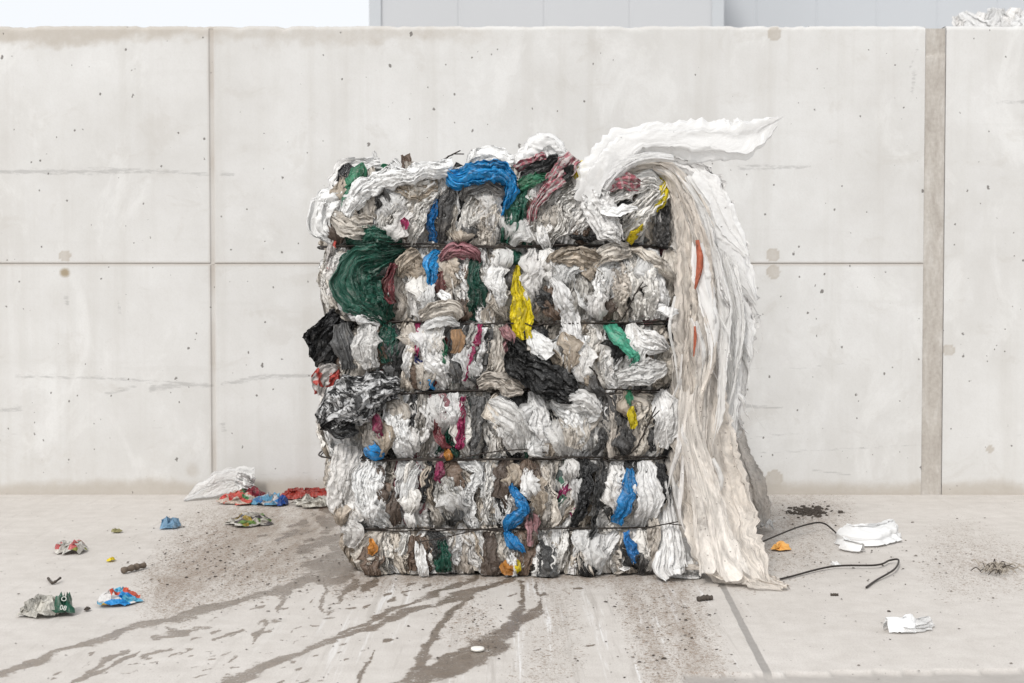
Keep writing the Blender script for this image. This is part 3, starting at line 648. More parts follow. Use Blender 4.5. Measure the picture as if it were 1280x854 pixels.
for i in range(34):                                         # thin see-through bags flattened over their neighbours
    px = cr_.uniform(435, 825); py = cr_.uniform(240, 700); near = min(wires_py, key=lambda q: abs(q - py))
    if abs(near - py) < 24: continue
    l = min(cr_.uniform(22, 44), abs(near - py) - 2); w_ = cr_.uniform(16, 38); a = cr_.normal(0, .3); bx, by = math.sin(a) * l, math.cos(a) * l; pts = []
    for qx, qy, qw, qd in [(px - bx, py - by, w_ * .55, .03), (px - bx * .4, py - by * .4, w_, .070), (px + bx * .4, py + by * .4, w_, .072), (px + bx, py + by, w_ * .5, .03)]:
        v = at(qx, qy, YF - qd); pts.append((v[0], v[2], qw * MPP, qd))
    ribbon(packed, M['clear' if i % 3 else 'milky'], pts, on_front, nf=cr_.uniform(1.5, 3), amp=.005, crum=.0045, pleat=.002, dome=.002, tilt=cr_.uniform(-.012, .012), rag=.45, wob=.010, aniso=.5, seed=8600 + i, cs=24)
for i in range(210):                                        # slim tails and loops, plus dark strips standing in for shade between folds
    px = cr_.uniform(420, 838); py = cr_.uniform(225, 712)
    near = min(wires_py, key=lambda q: abs(q - py))
    l = min(cr_.uniform(16, 40), abs(near - py) - 2)
    if l < 12: continue; a = cr_.normal(0, .22); w_ = cr_.uniform(2.2, 5.0)
    dark = cr_.random() < .62
    d0 = cr_.uniform(.040, .056) if dark else cr_.uniform(.05, .072)
    if px > 815 or px < 440: d0 -= .02
    mt = ['black', 'brown', 'charcoal', 'grey', 'brown', 'charcoal'][cr_.integers(6)] if dark else ['white', 'white', 'cream', 'white', 'beige', 'clear', 'milky'][cr_.integers(7)]
    bx, by = math.sin(a) * l, math.cos(a) * l; kx = cr_.normal(0, 4); pts = []
    for qx, qy, qw, qd in [(px - bx, py - by, w_ * .4, d0 - .02), (px - bx * .3 + kx, py - by * .3, w_, d0), (px + bx * .4 + kx * .7, py + by * .4, w_ * .8, d0 + .002), (px + bx, py + by, w_ * .3, d0 - .02)]:
        v = at(qx, qy, YF - qd); pts.append((v[0], v[2], qw * MPP, qd))
    ribbon(packed, M[mt], pts, on_front, nf=1.2, amp=.005, crum=.005, dome=.004, rag=.4, wob=.006, aniso=.25, seed=9000 + i, cs=45)
print('bags', nbags)
pk = packed.build('packed_film', bale); pk['kind'] = 'stuff'

# baling wires
def wire_path(py, n=260, dip=0.0, seed=0):
    u = np.linspace(-PTOT / 2, PTOT / 2, n)
    z = zf(py) + 0.008 * vn(u * 3, u * 0, seed) + 0.003 * vn(u * 14, u * 0, seed + 1) - dip * np.exp(-(u / 0.5) ** 2)
    return on_bale(u, 0.040 + 0.012 * vn(u * 5, u * 0 + 2, seed + 2), z)
for k, py in enumerate(wires_py):
    mb = MB(); P = wire_path(py, seed=40 + k); mb.tube(P, 0.0029, M['wire'])
    P2 = wire_path(py + 1.5, seed=60 + k); mb.tube(P2, 0.0022, M['wire'])
    mb.build('baling_wire', bale)
def tail(pts, rad=0.0021):
    p = spline([(*at(px, py, YF - d),) for px, py, d in pts], 60); mb = MB()
    mb.tube(p, rad, M['wire'])
    i = len(p); q = p[int(i * .15):int(i * .8)].copy(); tt = np.linspace(0, 22, len(q))
    q[:, 0] += 0.0028 * np.sin(tt); q[:, 1] += 0.0028 * np.cos(tt); mb.tube(q, rad, M['wire'])
    q = p[int(i * .78):].copy(); q[:, 2] += np.linspace(0, -0.012, len(q)); q[:, 0] += np.linspace(0, 0.012, len(q)); mb.tube(q, rad * .9, M['wire'])
    mb.build('wire_tail', bale)
tail([(778, 574, .05), (795, 560, .09), (808, 535, .10), (820, 508, .11)])
tail([(776, 402, .05), (784, 388, .08), (794, 368, .09), (804, 352, .09)])
tail([(752, 492, .06), (748, 478, .09), (744, 466, .10), (736, 458, .11)])
tail([(790, 660, .04), (812, 659, .07), (828, 656, .08), (848, 652, .085)])
tail([(530, 208, -.05), (550, 202, -.05), (562, 195, -.05), (576, 188, -.05)])
tail([(570, 574, .05), (610, 566, .07), (650, 562, .075), (680, 562, .06)], 0.002)
tail([(656, 404, .06), (668, 408, .08), (684, 402, .08), (692, 398, .06)], 0.002)
tail([(520, 678, .06), (556, 672, .085), (590, 664, .08), (622, 660, .06)], 0.002)

# ------------------------------------------------------------------ loose sheets hung over the bale
def free(u, d, z):
    return np.stack([u, YF - d, np.maximum(z, 0.003)], -1)
def sheet(mb, mat, pp, **kw):
    global sd
    sd += 1
    pts = []
    for px, py, w, d in pp:
        q = at(px, py, YF - d); pts.append((q[0], q[2], w * (YF - d) / F, d))
    a = dict(nf=4, amp=0.012, over=0.5, crum=0.005, dome=0.01, rag=0.12, wob=0.01, seed=sd, fine=1.0, aniso=0.25, cs=24, tmin=.30)
    a.update(kw); ribbon(mb, M[mat], pts, free, **a)

p = at(740, 235, YF - 0.05)
sail = empty('film_sheet', (p[0], p[1], p[2]))
tag(sail, 'big white film sheet billowing off the bale top with its torn tip in the air', 'plastic sheet')
mb = MB()
sheet(mb, 'sail', [(728, 262, 30, .06), (742, 232, 44, .075), (766, 198, 50, .08), (800, 178, 42, .07), (838, 174, 38, .05), (880, 176, 52, .03), (915, 180, 56, .02), (940, 172, 42, .01), (956, 161, 26, .0), (976, 146, 3, .0)], nf=1.4, amp=.009, crum=.0024, det=.4, dome=.03, rag=.24, cs=12, ends=.07, aniso=.5, tmin=.2)
mb.build('film_body', sail)
mb = MB()
sheet(mb, 'milky', [(742, 262, 16, .08), (760, 226, 18, .10), (786, 202, 14, .11), (815, 194, 12, .10), (842, 196, 8, .08)], nf=2, amp=.006, crum=.003, cs=16)
mb.build('film_fold', sail)
mb = MB()
sheet(mb, 'cream', [(760, 224, 14, .06), (786, 206, 24, .07), (812, 202, 22, .06), (836, 208, 10, .03)], nf=2.5, amp=.008, crum=.005, cs=18)
o = mb.build('film_fold', sail); o['label'] = 'tan underside fold'

p = at(840, 215, YF)
cur = empty('hanging_film', (p[0], YF, p[2]))
tag(cur, 'dusty translucent film curtain hanging from the bale top down its right side to the floor', 'plastic sheet')
panels = [
 ('curtain', [(812, 204, 20, .04), (846, 226, 30, .05), (866, 280, 46, .05), (872, 350, 52, .05), (874, 440, 62, .05), (880, 540, 74, .05), (895, 630, 80, .07), (910, 686, 88, .12), (936, 722, 70, .18), (962, 742, 24, .22)], dict(nf=1.7, det=.3, amp=.016, over=.4, crum=.0042, cs=9, aniso=.5, rag=.14, ends=.03), None),
 ('curtain', [(838, 220, 12, .02), (852, 270, 16, .01), (858, 360, 22, .0), (854, 450, 34, .0), (852, 540, 40, -.02), (856, 610, 40, -.02), (858, 672, 34, .0)], dict(nf=1.6, det=.3, amp=.012, over=.5, crum=.0040, cs=10, aniso=.4, rag=.25), None),
 ('wisp', [(820, 200, 26, .03), (862, 222, 40, .02), (896, 268, 46, .0), (914, 330, 44, -.01), (924, 388, 32, -.02), (934, 426, 10, -.02)], dict(nf=3, amp=.010, ends=.16, rag=.5, crum=.0035), 'white torn edge'),
 ('wisp', [(868, 250, 30, -.04), (892, 320, 52, -.05), (906, 400, 62, -.06), (906, 470, 56, -.08), (898, 540, 46, -.10), (905, 610, 24, -.12)], dict(nf=3.5, amp=.012, ends=.2, rag=.5, crum=.004), 'white torn edge'),
 ('greywisp', [(884, 440, 40, -.22), (900, 520, 48, -.30), (918, 580, 52, -.45), (936, 626, 50, -.62), (950, 662, 34, -.80)], dict(nf=2.5, det=.6, amp=.016, over=.6, ends=.08), 'grey dusty rear fold'),
 ('curtain', [(886, 520, 40, -.05), (902, 580, 44, -.10), (918, 640, 34, -.18), (930, 664, 24, -.22)], dict(nf=1.6, det=.3, amp=.014, over=.5, ends=.05), None),
 ('curtain', [(862, 480, 26, .09), (866, 560, 32, .10), (886, 640, 44, .13), (900, 700, 56, .18), (908, 728, 60, .22)], dict(nf=1.3, det=.3, amp=.010, over=.4, ends=.08, crum=.004, cs=10, aniso=.4), None),
]
panels += [('sail', rws, dict(nf=1.5, amp=.006, crum=.0022, rag=.22, ends=.08, tmin=.2), 'white torn point') for rws in (
    [(862, 216, 26, .06), (888, 248, 40, .05), (912, 286, 34, .04), (928, 312, 12, .03), (934, 326, 2, .03)],
    [(884, 280, 30, .03), (910, 318, 40, .02), (932, 356, 24, .01), (944, 384, 2, .0)],
    [(890, 330, 30, .02), (914, 376, 38, .01), (930, 420, 26, .0), (938, 452, 3, -.01)],
    [(886, 400, 30, .03), (900, 450, 40, .02), (908, 505, 30, .01), (914, 556, 4, .0)],
    [(872, 300, 14, .10), (880, 350, 22, .10), (890, 410, 16, .10), (886, 470, 4, .10)])]
cr2 = np.random.default_rng(63)
yy = [204, 250, 300, 350, 420, 480, 560, 640, 700, 730]
inn = [826, 842, 850, 852, 846, 838, 838, 848, 866, 884]; outx = [846, 884, 908, 926, 938, 934, 926, 936, 950, 966]
for i in range(20):
    q = (i + cr2.uniform(0, 1)) ** .8 / 20 ** .8; ye = cr2.uniform(430, 640) if q > .6 else cr2.uniform(480, 730)
    y0 = 203 + 30 * (1 - q) * cr2.random(); w_ = cr2.uniform(12, 32); dq = cr2.uniform(-.03, .085) if q < .7 else cr2.uniform(-.12, .03)
    if i % 4 == 0: y0 = cr2.uniform(240, 380)
    rows = []
    for tt in (0, .12, .3, .5, .7, .88, 1):
        y = y0 + (ye - y0) * tt; x = np.interp(y, yy, inn) * (1 - q) + np.interp(y, yy, outx) * q + cr2.normal(0, 4) * tt
        rows.append((x, y, w_ * (.55 + .45 * math.sin(math.pi * min(1, tt * 1.1 + .15))) * (1 if tt < .95 else .35), dq + .03 * tt))
    panels.append((('curtain' if q < .5 else 'wisp'), rows, dict(nf=cr2.uniform(1.0, 2.2), amp=.006, over=.5, crum=.0030, cs=11, det=.4, aniso=.35, ends=.14, rag=.3, wob=.014, dome=.004, tilt=cr2.uniform(-.012, .012)), None))
for mat, pp, kw, lab in panels:
    mb = MB(); sheet(mb, mat, pp, **kw); o = mb.build('film_panel', cur)
    if lab: o['label'] = lab
# the foot of the curtain spread out on the floor
def on_ground(h0=0.004):
    def f(u, d, y): return np.stack([u, y, np.maximum(d, h0)], -1)
    return f
def gsheet(mb, mat, pp, **kw):
    """film lying on the ground: rows px, py, width in metres, height"""
    global sd
    sd += 1
    pts = []
    for px, py, w, h in pp:
        q = gnd(px, py); pts.append((q[0], q[1], w, h))
    a = dict(nf=3, amp=0.010, over=0.6, crum=0.006, dome=0.015, rag=0.25, wob=0.01, seed=sd, fine=1.0, cs=30)
    a.update(kw); ribbon(mb, M[mat], pts, on_ground(), **a)
mb = MB(); gsheet(mb, 'curtain', [(868, 714, .08, .03), (900, 724, .20, .035), (940, 730, .22, .02), (966, 735, .12, .010), (984, 740, .02, .006)], nf=3, amp=.006, crum=.004, det=.3, cs=10, dome=.010, rag=.35, ends=.05)
mb.build('film_panel', cur)
mb = MB(); gsheet(mb, 'wisp', [(905, 655, .12, .02), (935, 664, .22, .03), (955, 668, .12, .01)], nf=3, amp=.012)
mb.build('film_panel', cur)
mb = MB(); sheet(mb, 'coral', [(870, 300, 5, .108), (872, 330, 8, .110), (867, 362, 3, .104)], nf=1, amp=.004, crum=.004)
o = mb.build('coral_strip', cur)
mb = MB(); sheet(mb, 'coral', [(866, 408, 3, .106), (868, 425, 5, .108), (867, 446, 2, .104)], nf=1, amp=.003, crum=.003)
mb.build('coral_strip', cur)
srng = np.random.default_rng(77)
for i in range(34):
    if i < 20:
        y0 = srng.uniform(270, 520); x0 = np.interp(y0, [210, 300, 420, 520], [870, 912, 926, 915]) + srng.uniform(-22, 4)
        dx, ln = srng.uniform(4, 18), srng.uniform(30, 75); d0 = srng.uniform(-.10, .02)
    else:
        y0 = srng.uniform(260, 600); x0 = srng.uniform(845, 905); dx, ln = srng.uniform(-14, 14), srng.uniform(50, 120); d0 = srng.uniform(.06, .10)
    wd = srng.uniform(3, 9)
    k1, k2 = srng.normal(0, 5, 2)
    mb = MB(); sheet(mb, 'wisp', [(x0, y0, wd * .7, d0), (x0 + dx * .4 + k1, y0 + ln * .35, wd, d0 + .01), (x0 + dx * .8 + k2, y0 + ln * .7, wd * .7, d0 - .01), (x0 + dx * 1.3, y0 + ln, 1, d0)], nf=1.2, amp=.005, crum=.004, rag=.4, wob=.004)
    mb.build('film_shred', cur)
for pts_ in ([(920, 440), (930, 480), (945, 520), (958, 540)], [(936, 400), (942, 440), (934, 470), (938, 500)], [(940, 380), (950, 400), (953, 425), (948, 440)]):
    mb = MB(); q = spline([at(x, y, YF + .06) for x, y in pts_], 40); mb.tube(q, np.linspace(.0016, .0006, len(q)), M['wisp'], 4); mb.build('film_thread', cur)

# loose film at the bale's right foot
p = gnd(836, 716); foot = empty('film_scrap', (p[0], p[1], 0))
tag(foot, 'white crumpled film lying between the bale foot and the hanging curtain', 'plastic scrap')
mb = MB()
sheet(mb, 'clean', [(828, 600, 10, .0), (832, 640, 18, .02), (836, 680, 26, .06), (834, 708, 40, .10), (838, 720, 30, .12)], nf=3, amp=.012, crum=.010)
mb.build('film_body', foot)
mb = MB(); gsheet(mb, 'clean', [(816, 712, .08, .02), (838, 718, .13, .05), (862, 722, .07, .01), (878, 722, .02, .005)], nf=3, crum=.012, amp=.012)
mb.build('film_flap', foot)
mb = MB(); sheet(mb, 'wisp', [(842, 575, 8, .0), (846, 610, 14, .01), (850, 635, 8, .02)], nf=1.5)
mb.build('film_flap', foot)

# ------------------------------------------------------------------ litter
def lump(name, mat, px, py, wpx, hpx, label, cat='litter', group=None, seed=0, depth=None, rot=0.0, crum=0.35, parent=None, prof=0.6, sharp=1.0, n=64, off=(0, 0)):
    """crumpled scrap: an irregular outline on the ground, domed and creased; wpx and hpx are its size in the photo"""
    g = gnd(px, py); sc = g[1] / F
    W_ = wpx * sc / 2; H_ = hpx * sc; Dp = (depth if depth else W_ * 0.9)
    ls = np.random.default_rng(seed + 300); n = int(np.clip(wpx * .55, 14, 34)); m = int(np.clip(wpx * .2, 5, 9))
    th = np.linspace(0, 2 * np.pi, n, endpoint=False)[None, :]; r = np.linspace(0, 1, m)[:, None] ** .8
    rad = 1 + 0.5 * fbm(np.cos(th) * 1.6 + seed * 3.1, np.sin(th) * 1.6, seed, 4) + 0.16 * vn(np.cos(th) * 5, np.sin(th) * 5 + seed, seed + 3)
    jr = ls.normal(0, .35 / m, (m, n)); jr[0] = 0; jt = ls.normal(0, 1.9 / n, (m, n))
    rr = np.clip(r + jr, 0, 1.12) * rad; X = rr * np.cos(th + jt); Y = rr * np.sin(th + jt)
    ridge = 1 - np.abs(fbm(X * 1.5 + seed, Y * 1.5, seed + 5, 3)) * 2.2
    Zn = np.clip(1 - r ** 3, 0, 1) ** prof * (.35 + .65 * np.clip(ridge, -.2, 1)) + crum * .20 * ls.normal(0, 1, (m, n)) * (1 - r ** 4)
    over_ = .09 * ls.normal(0, 1, (m, n)) * (r > .3)
    c_, s_ = math.cos(rot), math.sin(rot)
    x = W_ * (X + over_ * .5); y = Dp * (Y + over_)
    P = np.stack([x * c_ - y * s_ + g[0] + off[0], x * s_ + y * c_ + g[1] + off[1], np.maximum(.003 + .16 * H_ * np.abs(ls.normal(0, 1, (m, n))), H_ * 1.05 * Zn)], -1)
    P[0] = P[0].mean(0)
    mb = MB(); uv = np.stack([x + seed * 1.37, y + H_ * Zn + seed * 0.61], -1)
    mb.grid(P, uv, M[mat], (seed * 0.618) % 1, close=True)
    o = mb.build(name, parent, False)
    if parent is None: tag(o, label, cat, group)
    elif label: o['label'] = label
    return o

M['bagwhite'] = film('opaque_white_film', [(0.93, 0.93, 0.925)], 0.03, transl=0.15, rough=.3, bump=.15, speck=0.02)
M['wrap_red'] = film('red_green_wrapper', [(0.60, 0.50, 0.42)], 0.2, transl=0.05, bump=.3, printed=('cells', [(0.55, 0.06, 0.05), (0.08, 0.30, 0.12), (0.62, 0.55, 0.46), (0.60, 0.10, 0.07)], 30.0, 0.25))
M['wrap_blue'] = film('blue_orange_wrapper', [(0.72, 0.70, 0.68)], 0.1, transl=0.05, bump=.3, speck=0, printed=('cells', [(0.02, 0.26, 0.62), (0.66, 0.10, 0.05), (0.10, 0.42, 0.62), (0.70, 0.45, 0.06), (0.70, 0.68, 0.66)], 17.0, 0.12))
M['wrap_white'] = film('white_red_wrapper', [(0.74, 0.71, 0.65)], 0.3, transl=0.05, bump=.3, printed=('cells', [(0.62, 0.12, 0.12), (0.72, 0.69, 0.64), (0.25, 0.27, 0.05), (0.72, 0.69, 0.64)], 34.0, 0.55))
M['wrap_leaf'] = film('dark_green_wrapper', [(0.55, 0.52, 0.46)], 0.4, transl=0.05, bump=.3, printed=('cells', [(0.10, 0.09, 0.10), (0.14, 0.26, 0.05), (0.60, 0.57, 0.52), (0.45, 0.32, 0.06)], 32.0, 0.3))
M['dirtywhite'] = film('dirty_white_film', [(0.70, 0.67, 0.60)], 0.5, (0.14, 0.11, 0.08), transl=0.08, bump=.4, speck=.2)
M['red'] = film('red_film', [(0.46, 0.05, 0.035)], 0.25, transl=0.1)
M['ltblue'] = film('light_blue_film', [(0.26, 0.47, 0.68)], 0.15, transl=0.25)
M['blueprint'] = film('blue_printed_film', [(0.16, 0.45, 0.68)], 0.15, transl=0.15, printed=('cells', [(0.55, 0.55, 0.62), (0.03, 0.22, 0.55), (0.62, 0.60, 0.60)], 24.0, 0.5))
M['emeraldprint'] = film('green_end_with_white_print', [(0.015, 0.12, 0.07)], 0.1, transl=0.05, bump=.25, speck=0)

# white clear sheet leaning at the wall foot
p = gnd(282, 621); o_ = empty('film_scrap', (p[0], p[1], 0))
tag(o_, 'white translucent sheet slumped against the wall foot, left of the bale', 'plastic scrap')
def at_wall(u, d, z): return np.stack([u, YW - 0.03 - d, np.maximum(z, 0.004)], -1)
mb = MB(); pts = []
for px, py, w, d in [(237, 622, 4, .16), (262, 610, 26, .10), (285, 603, 36, .06), (304, 600, 36, .05), (318, 600, 26, .05)]:
    q = at(px, py, YW - .1); pts.append((q[0], q[2], w * YW / F, d))
ribbon(mb, M['milky'], pts, at_wall, nf=1.3, det=.4, amp=.010, crum=.003, dome=.02, seed=4001, rag=.15, cs=16); mb.build('film_body', o_)
mb = MB(); pts = []
for px, py, w, d in [(296, 598, 16, .09), (308, 600, 30, .12), (318, 606, 26, .10)]:
    q = at(px, py, YW - .1); pts.append((q[0], q[2], w * YW / F, d))
ribbon(mb, M['clean'], pts, at_wall, nf=2, amp=.014, crum=.014, dome=.014, seed=4002, rag=.2, cs=20); mb.build('film_flap', o_)

G1 = 'litter at the wall foot beside the bale'
lump('wrapper', 'wrap_red', 298, 628, 52, 15, 'red and green printed wrapper in front of the white sheet at the wall', 'wrapper', G1, 1, .10)
# crimson cup lying on its side
def lathe_obj(name, mat, prof, loc, ax, label, cat, group=None, k=28):
    """prof rows: radius, height along the axis"""
    mb = MB(); ax = np.array(ax, float); ax /= np.linalg.norm(ax)
    a = np.cross(ax, [0.1, 0.2, 1.0]); a /= np.linalg.norm(a); b = np.cross(ax, a)
    th = np.linspace(0, 2 * np.pi, k, endpoint=False); pr = np.array(prof, float)
    P = np.array(loc) + pr[:, 1, None, None] * ax + pr[:, 0, None, None] * (np.cos(th)[None, :, None] * a + np.sin(th)[None, :, None] * b)
    mb.grid(P, np.zeros(P.shape[:2] + (2,)), M[mat], .5, close=True)
    return tag(mb.build(name), label, cat, group)
M['crimson'] = film('crimson_film', [(0.30, 0.012, 0.035)], 0.2, transl=0.05)
lump('plastic_bag', 'crimson', 318, 626, 26, 17, 'crumpled crimson bag by the white sheet at the wall', 'bag', G1, 21, .07, prof=.4)
lump('plastic_bag', 'blueprint', 338, 630, 40, 15, 'light blue printed bag by the crimson bag', 'bag', G1, 2, .09)
M['deepblue'] = film('deep_blue_film', [(0.012, 0.085, 0.40)], 0.15, transl=0.05)
lump('film_scrap', 'deepblue', 352, 632, 17, 13, 'deep blue scrap against the light blue bag', 'plastic scrap', G1, 22, .04, prof=.4)
lump('plastic_bag', 'red', 378, 623, 66, 13, 'flat red bag along the wall foot next to the bale', 'bag', G1, 3, .07)
lump('plastic_bag', 'dirtywhite', 392, 632, 52, 15, 'dirty white bag between the red bag and the bale', 'bag', G1, 4, .09)
lump('wrapper', 'wrap_leaf', 312, 656, 58, 15, 'white and green dirty wrapper in front of the wall litter', 'wrapper', None, 5, .07, rot=.15)
lump('film_scrap', 'ltblue', 213, 660, 28, 14, 'small pale blue film scrap on the floor', 'plastic scrap', None, 6, .05)
lump('leaf_scrap', 'leafy', 146, 666, 14, 6, 'small withered green leaf scrap on the pale floor', 'leaf', None, 7, .02)
lump('wrapper', 'wrap_white', 88, 690, 40, 17, 'white crumpled wrapper with red print and a green end', 'wrapper', None, 8, .065)
lump('yellow_scrap', 'yellow', 139, 702, 10, 6, 'tiny yellow scrap on the floor', 'plastic scrap', None, 9, .02)
# twig
def twig(pts, rad, mat, name, label, cat='stick', group=None):
    q = np.array([[*gnd(px, py)[:2], h] for px, py, h in pts]); q = spline(q, 40)
    mb = MB(); r_ = rad * (1 + .25 * vn(np.linspace(0, 9, len(q)), np.zeros(len(q)), 3)); r_[0] *= .6; r_[-1] *= .5
    mb.tube(q, r_, M[mat], 8); return tag(mb.build(name), label, cat, group)
twig([(153, 718, .012), (166, 715, .014), (181, 711, .012)], .010, 'stick', 'stick', 'brown stub of a stick on the floor near the dirt patch')
twig([(60, 725, .006), (66, 731, .006), (76, 727, .012)], .004, 'soil', 'dark_scrap', 'thin curled dark scrap above the white and green bag', 'scrap')
twig([(872, 752, .006), (881, 751, .009), (890, 750, .006)], .008, 'soil', 'stick', 'short black stick near the floor joint')
twig([(1038, 745, .004), (1048, 745, .004)], .004, 'soil', 'dark_scrap', 'tiny dark sliver below the long loose wire', 'scrap')
lump('dark_scrap', 'soil', 109, 764, 8, 6, 'small dark lump right of the white and green bag', 'scrap', None, 10, .012)
# white bag with green lettered end
b_ = empty('plastic_bag', gnd(62, 768))
tag(b_, 'dirty white bag with a dark green lettered end, crumpled on the floor', 'bag')
lump('bag_body', 'dirtywhite', 55, 768, 56, 23, None, parent=b_, seed=11, depth=.055, rot=.12, prof=.5)
e_ = lump('bag_end', 'emeraldprint', 81, 768, 26, 28, 'dark green end with white letters', parent=b_, seed=12, depth=.05, rot=.3, prof=.5, crum=.25)
M['ink'] = simple('white_ink', (0.50, 0.52, 0.48), .5, 0, 180, .35)
g = gnd(83, 768)
dg = bpy.context.evaluated_depsgraph_get()
for dx, dz, ch in ((0.004, .052, 'O'), (0.006, .030, '08')):
    cu = bpy.data.curves.new('letters', 'FONT'); cu.body = ch; cu.size = .019; cu.extrude = .0008; cu.align_x = 'CENTER'
    to = bpy.data.objects.new('letters', cu); C.objects.link(to)
    bpy.context.view_layer.update()
    me = bpy.data.meshes.new_from_object(to.evaluated_get(bpy.context.evaluated_depsgraph_get()))
    bpy.data.objects.remove(to)
    lo = bpy.data.objects.new('lettering', me); C.objects.link(lo); me.materials.append(M['ink'])
    lo.location = (g[0] + dx, g[1] - .052 + (dz - .03) * 0.6, dz - .006); lo.rotation_euler = (D2R(58), D2R(12), D2R(8))
    bpy.context.view_layer.update()
    lo.parent = e_; lo.matrix_parent_inverse = e_.matrix_world.inverted()
lump('wrapper', 'wrap_blue', 149, 754, 58, 18, 'blue, orange and white printed wrapper on the floor', 'wrapper', None, 13, .075, rot=-.1, prof=.8, crum=.5)
# right side
p = gnd(1084, 684); wb = empty('plastic_bag', (p[0], p[1], 0))
tag(wb, 'clean white bag slumped at the end of the upper loose wire', 'bag')
mb = MB(); gsheet(mb, 'bagwhite', [(1056, 678, .10, .004), (1068, 680, .17, .006), (1084, 679, .18, .004), (1102, 675, .14, .004), (1116, 670, .05, .004)], nf=1.4, amp=.008, crum=.005, det=.5, cs=12, aniso=.7, dome=.058, rag=.15, wob=.006); mb.build('bag_body', wb)
mb = MB(); gsheet(mb, 'bagwhite', [(1060, 686, .04, .006), (1068, 690, .07, .004), (1078, 692, .03, .004)], nf=1.2, amp=.005, crum=.004, det=.5, cs=14, dome=.026); mb.build('bag_corner', wb)
lump('orange_peel', 'peel', 976, 688, 25, 12, 'flat orange lump on the floor beside the loose wire', 'peel', None, 15, .035, crum=.12, prof=.4)
p = gnd(1133, 790); fs = empty('film_scrap', (p[0], p[1], 0))
tag(fs, 'white to clear crumpled film lying alone on the floor at the lower right', 'plastic scrap')
mb = MB(); gsheet(mb, 'bagwhite', [(1108, 791, .03, .004), (1117, 790, .06, .005), (1130, 789, .06, .004), (1140, 786, .03, .004)], nf=1.6, amp=.005, crum=.004, det=.6, cs=16, aniso=.8, dome=.030, rag=.2, wob=.004); mb.build('film_body', fs)
mb = MB(); gsheet(mb, 'milky', [(1122, 791, .05, .004), (1136, 788, .08, .004), (1152, 784, .07, .004), (1162, 782, .03, .004)], nf=1.6, amp=.004, crum=.003, det=.5, cs=16, aniso=.8, dome=.018, rag=.2, wob=.004); mb.build('film_flap', fs)
lump('film_scrap', 'clean', 1044, 708, 13, 6, 'very small white scrap between the two loose wires', 'plastic scrap', None, 17, .02)
lump('plastic_bag', 'blue', 866, 668, 14, 12, 'dark blue scrap half hidden behind the hanging curtain', 'plastic scrap', None, 18, .05)
lump('wrapper', 'wrap_red', 862, 718, 16, 6, 'tiny red and green scrap at the curtain foot', 'wrapper', None, 19, .03)
g = gnd(597, 814)
lathe_obj('plastic_disc', 'lid', [(0, .007), (.012, .007), (.0165, .006), (.0175, 0), (0, 0)], (g[0], g[1], .003), (0, 0, 1), 'small round white lid on the wet floor track', 'lid')

def loose_wire(pts, label):
    q = np.array([[*gnd(px, py)[:2], h] for px, py, h in pts]); q = spline(q, 120)
    mb = MB(); mb.tube(q, .0032, M['wire'], 8); return tag(mb.build('loose_wire'), label, 'wire', 'loose wires on the floor')
loose_wire([(930, 692, .006), (948, 687, .02), (966, 682, .03), (1000, 670, .035), (1026, 665, .035), (1042, 670, .02), (1056, 682, .006)], 'dark bent wire running from the curtain to the clean white bag')
loose_wire([(962, 729, .006), (985, 724, .006), (1040, 712, .010), (1095, 711, .012), (1112, 705, .012), (1123, 706, .016), (1118, 717, .014), (1095, 728, .006), (1082, 737, .005)], 'dark wire with a hooked end lying in front of the curtain')

# small debris: crumbs of soil and grit nobody could count
grit = MB(); gr = np.random.default_rng(3)
def crumb(px, py, r_, mat):
    g = gnd(px, py); k = 6
    th = np.linspace(0, 2 * np.pi, k, endpoint=False) + gr.uniform(0, 1)
    rr = r_ * gr.uniform(.6, 1.3, k); a = gr.uniform(0, 3); sx = gr.uniform(.7, 1.8)
    ring = np.stack([rr * np.cos(th) * sx, rr * np.sin(th), np.full(k, .0015)], -1); ca, sa = math.cos(a), math.sin(a)
    R = np.array([[ca, -sa, 0], [sa, ca, 0], [0, 0, 1]]); ring = ring @ R.T
    mid = ring * .7; mid[:, 2] = r_ * gr.uniform(.5, 1.0); topp = ring * .05; topp[:, 2] = r_ * gr.uniform(.8, 1.2)
    P = np.stack([ring, mid, topp], 0) + g
    grit.grid(P, P[..., :2], M[mat], .5, close=True)
for i in range(1700):
    a = gr.random()
    if a < .30: px, py = gr.normal(270, 50), gr.normal(700, 28)
    elif a < .40: px, py = gr.normal(1012, 22), gr.normal(640, 7)
    elif a < .56: px, py = gr.normal(830, 45), gr.normal(755, 40)
    elif a < .66: px, py = gr.uniform(940, 1260), gr.normal(700, 25)
    elif a < .72: px, py = gr.normal(590, 25), gr.normal(780, 22)
    elif a < .86: px, py = gr.normal(400, 60), gr.normal(690, 40)
    else: px, py = gr.uniform(0, 1280), gr.uniform(630, 850)
    if py < 626 or py > 900: continue
    crumb(px, py, abs(gr.normal(.0008, .0013)) + .0010, 'soil' if gr.random() < .6 else 'pebble')
tag(grit.build('grit', smooth_=False), None, None, None, 'stuff')['label'] = 'scattered dark crumbs of soil and grit on the concrete floor'
soil = MB(); grit_keep, grit = grit, soil
for i in range(150):
    crumb(gr.normal(1010, 13), gr.normal(640, 3.2), gr.uniform(.004, .011), 'soil')
tag(soil.build('soil_heap', smooth_=False), 'small dark heap of soil crumbs on the floor right of the curtain', 'soil', None, 'stuff')
grit = MB()
fib = MB()
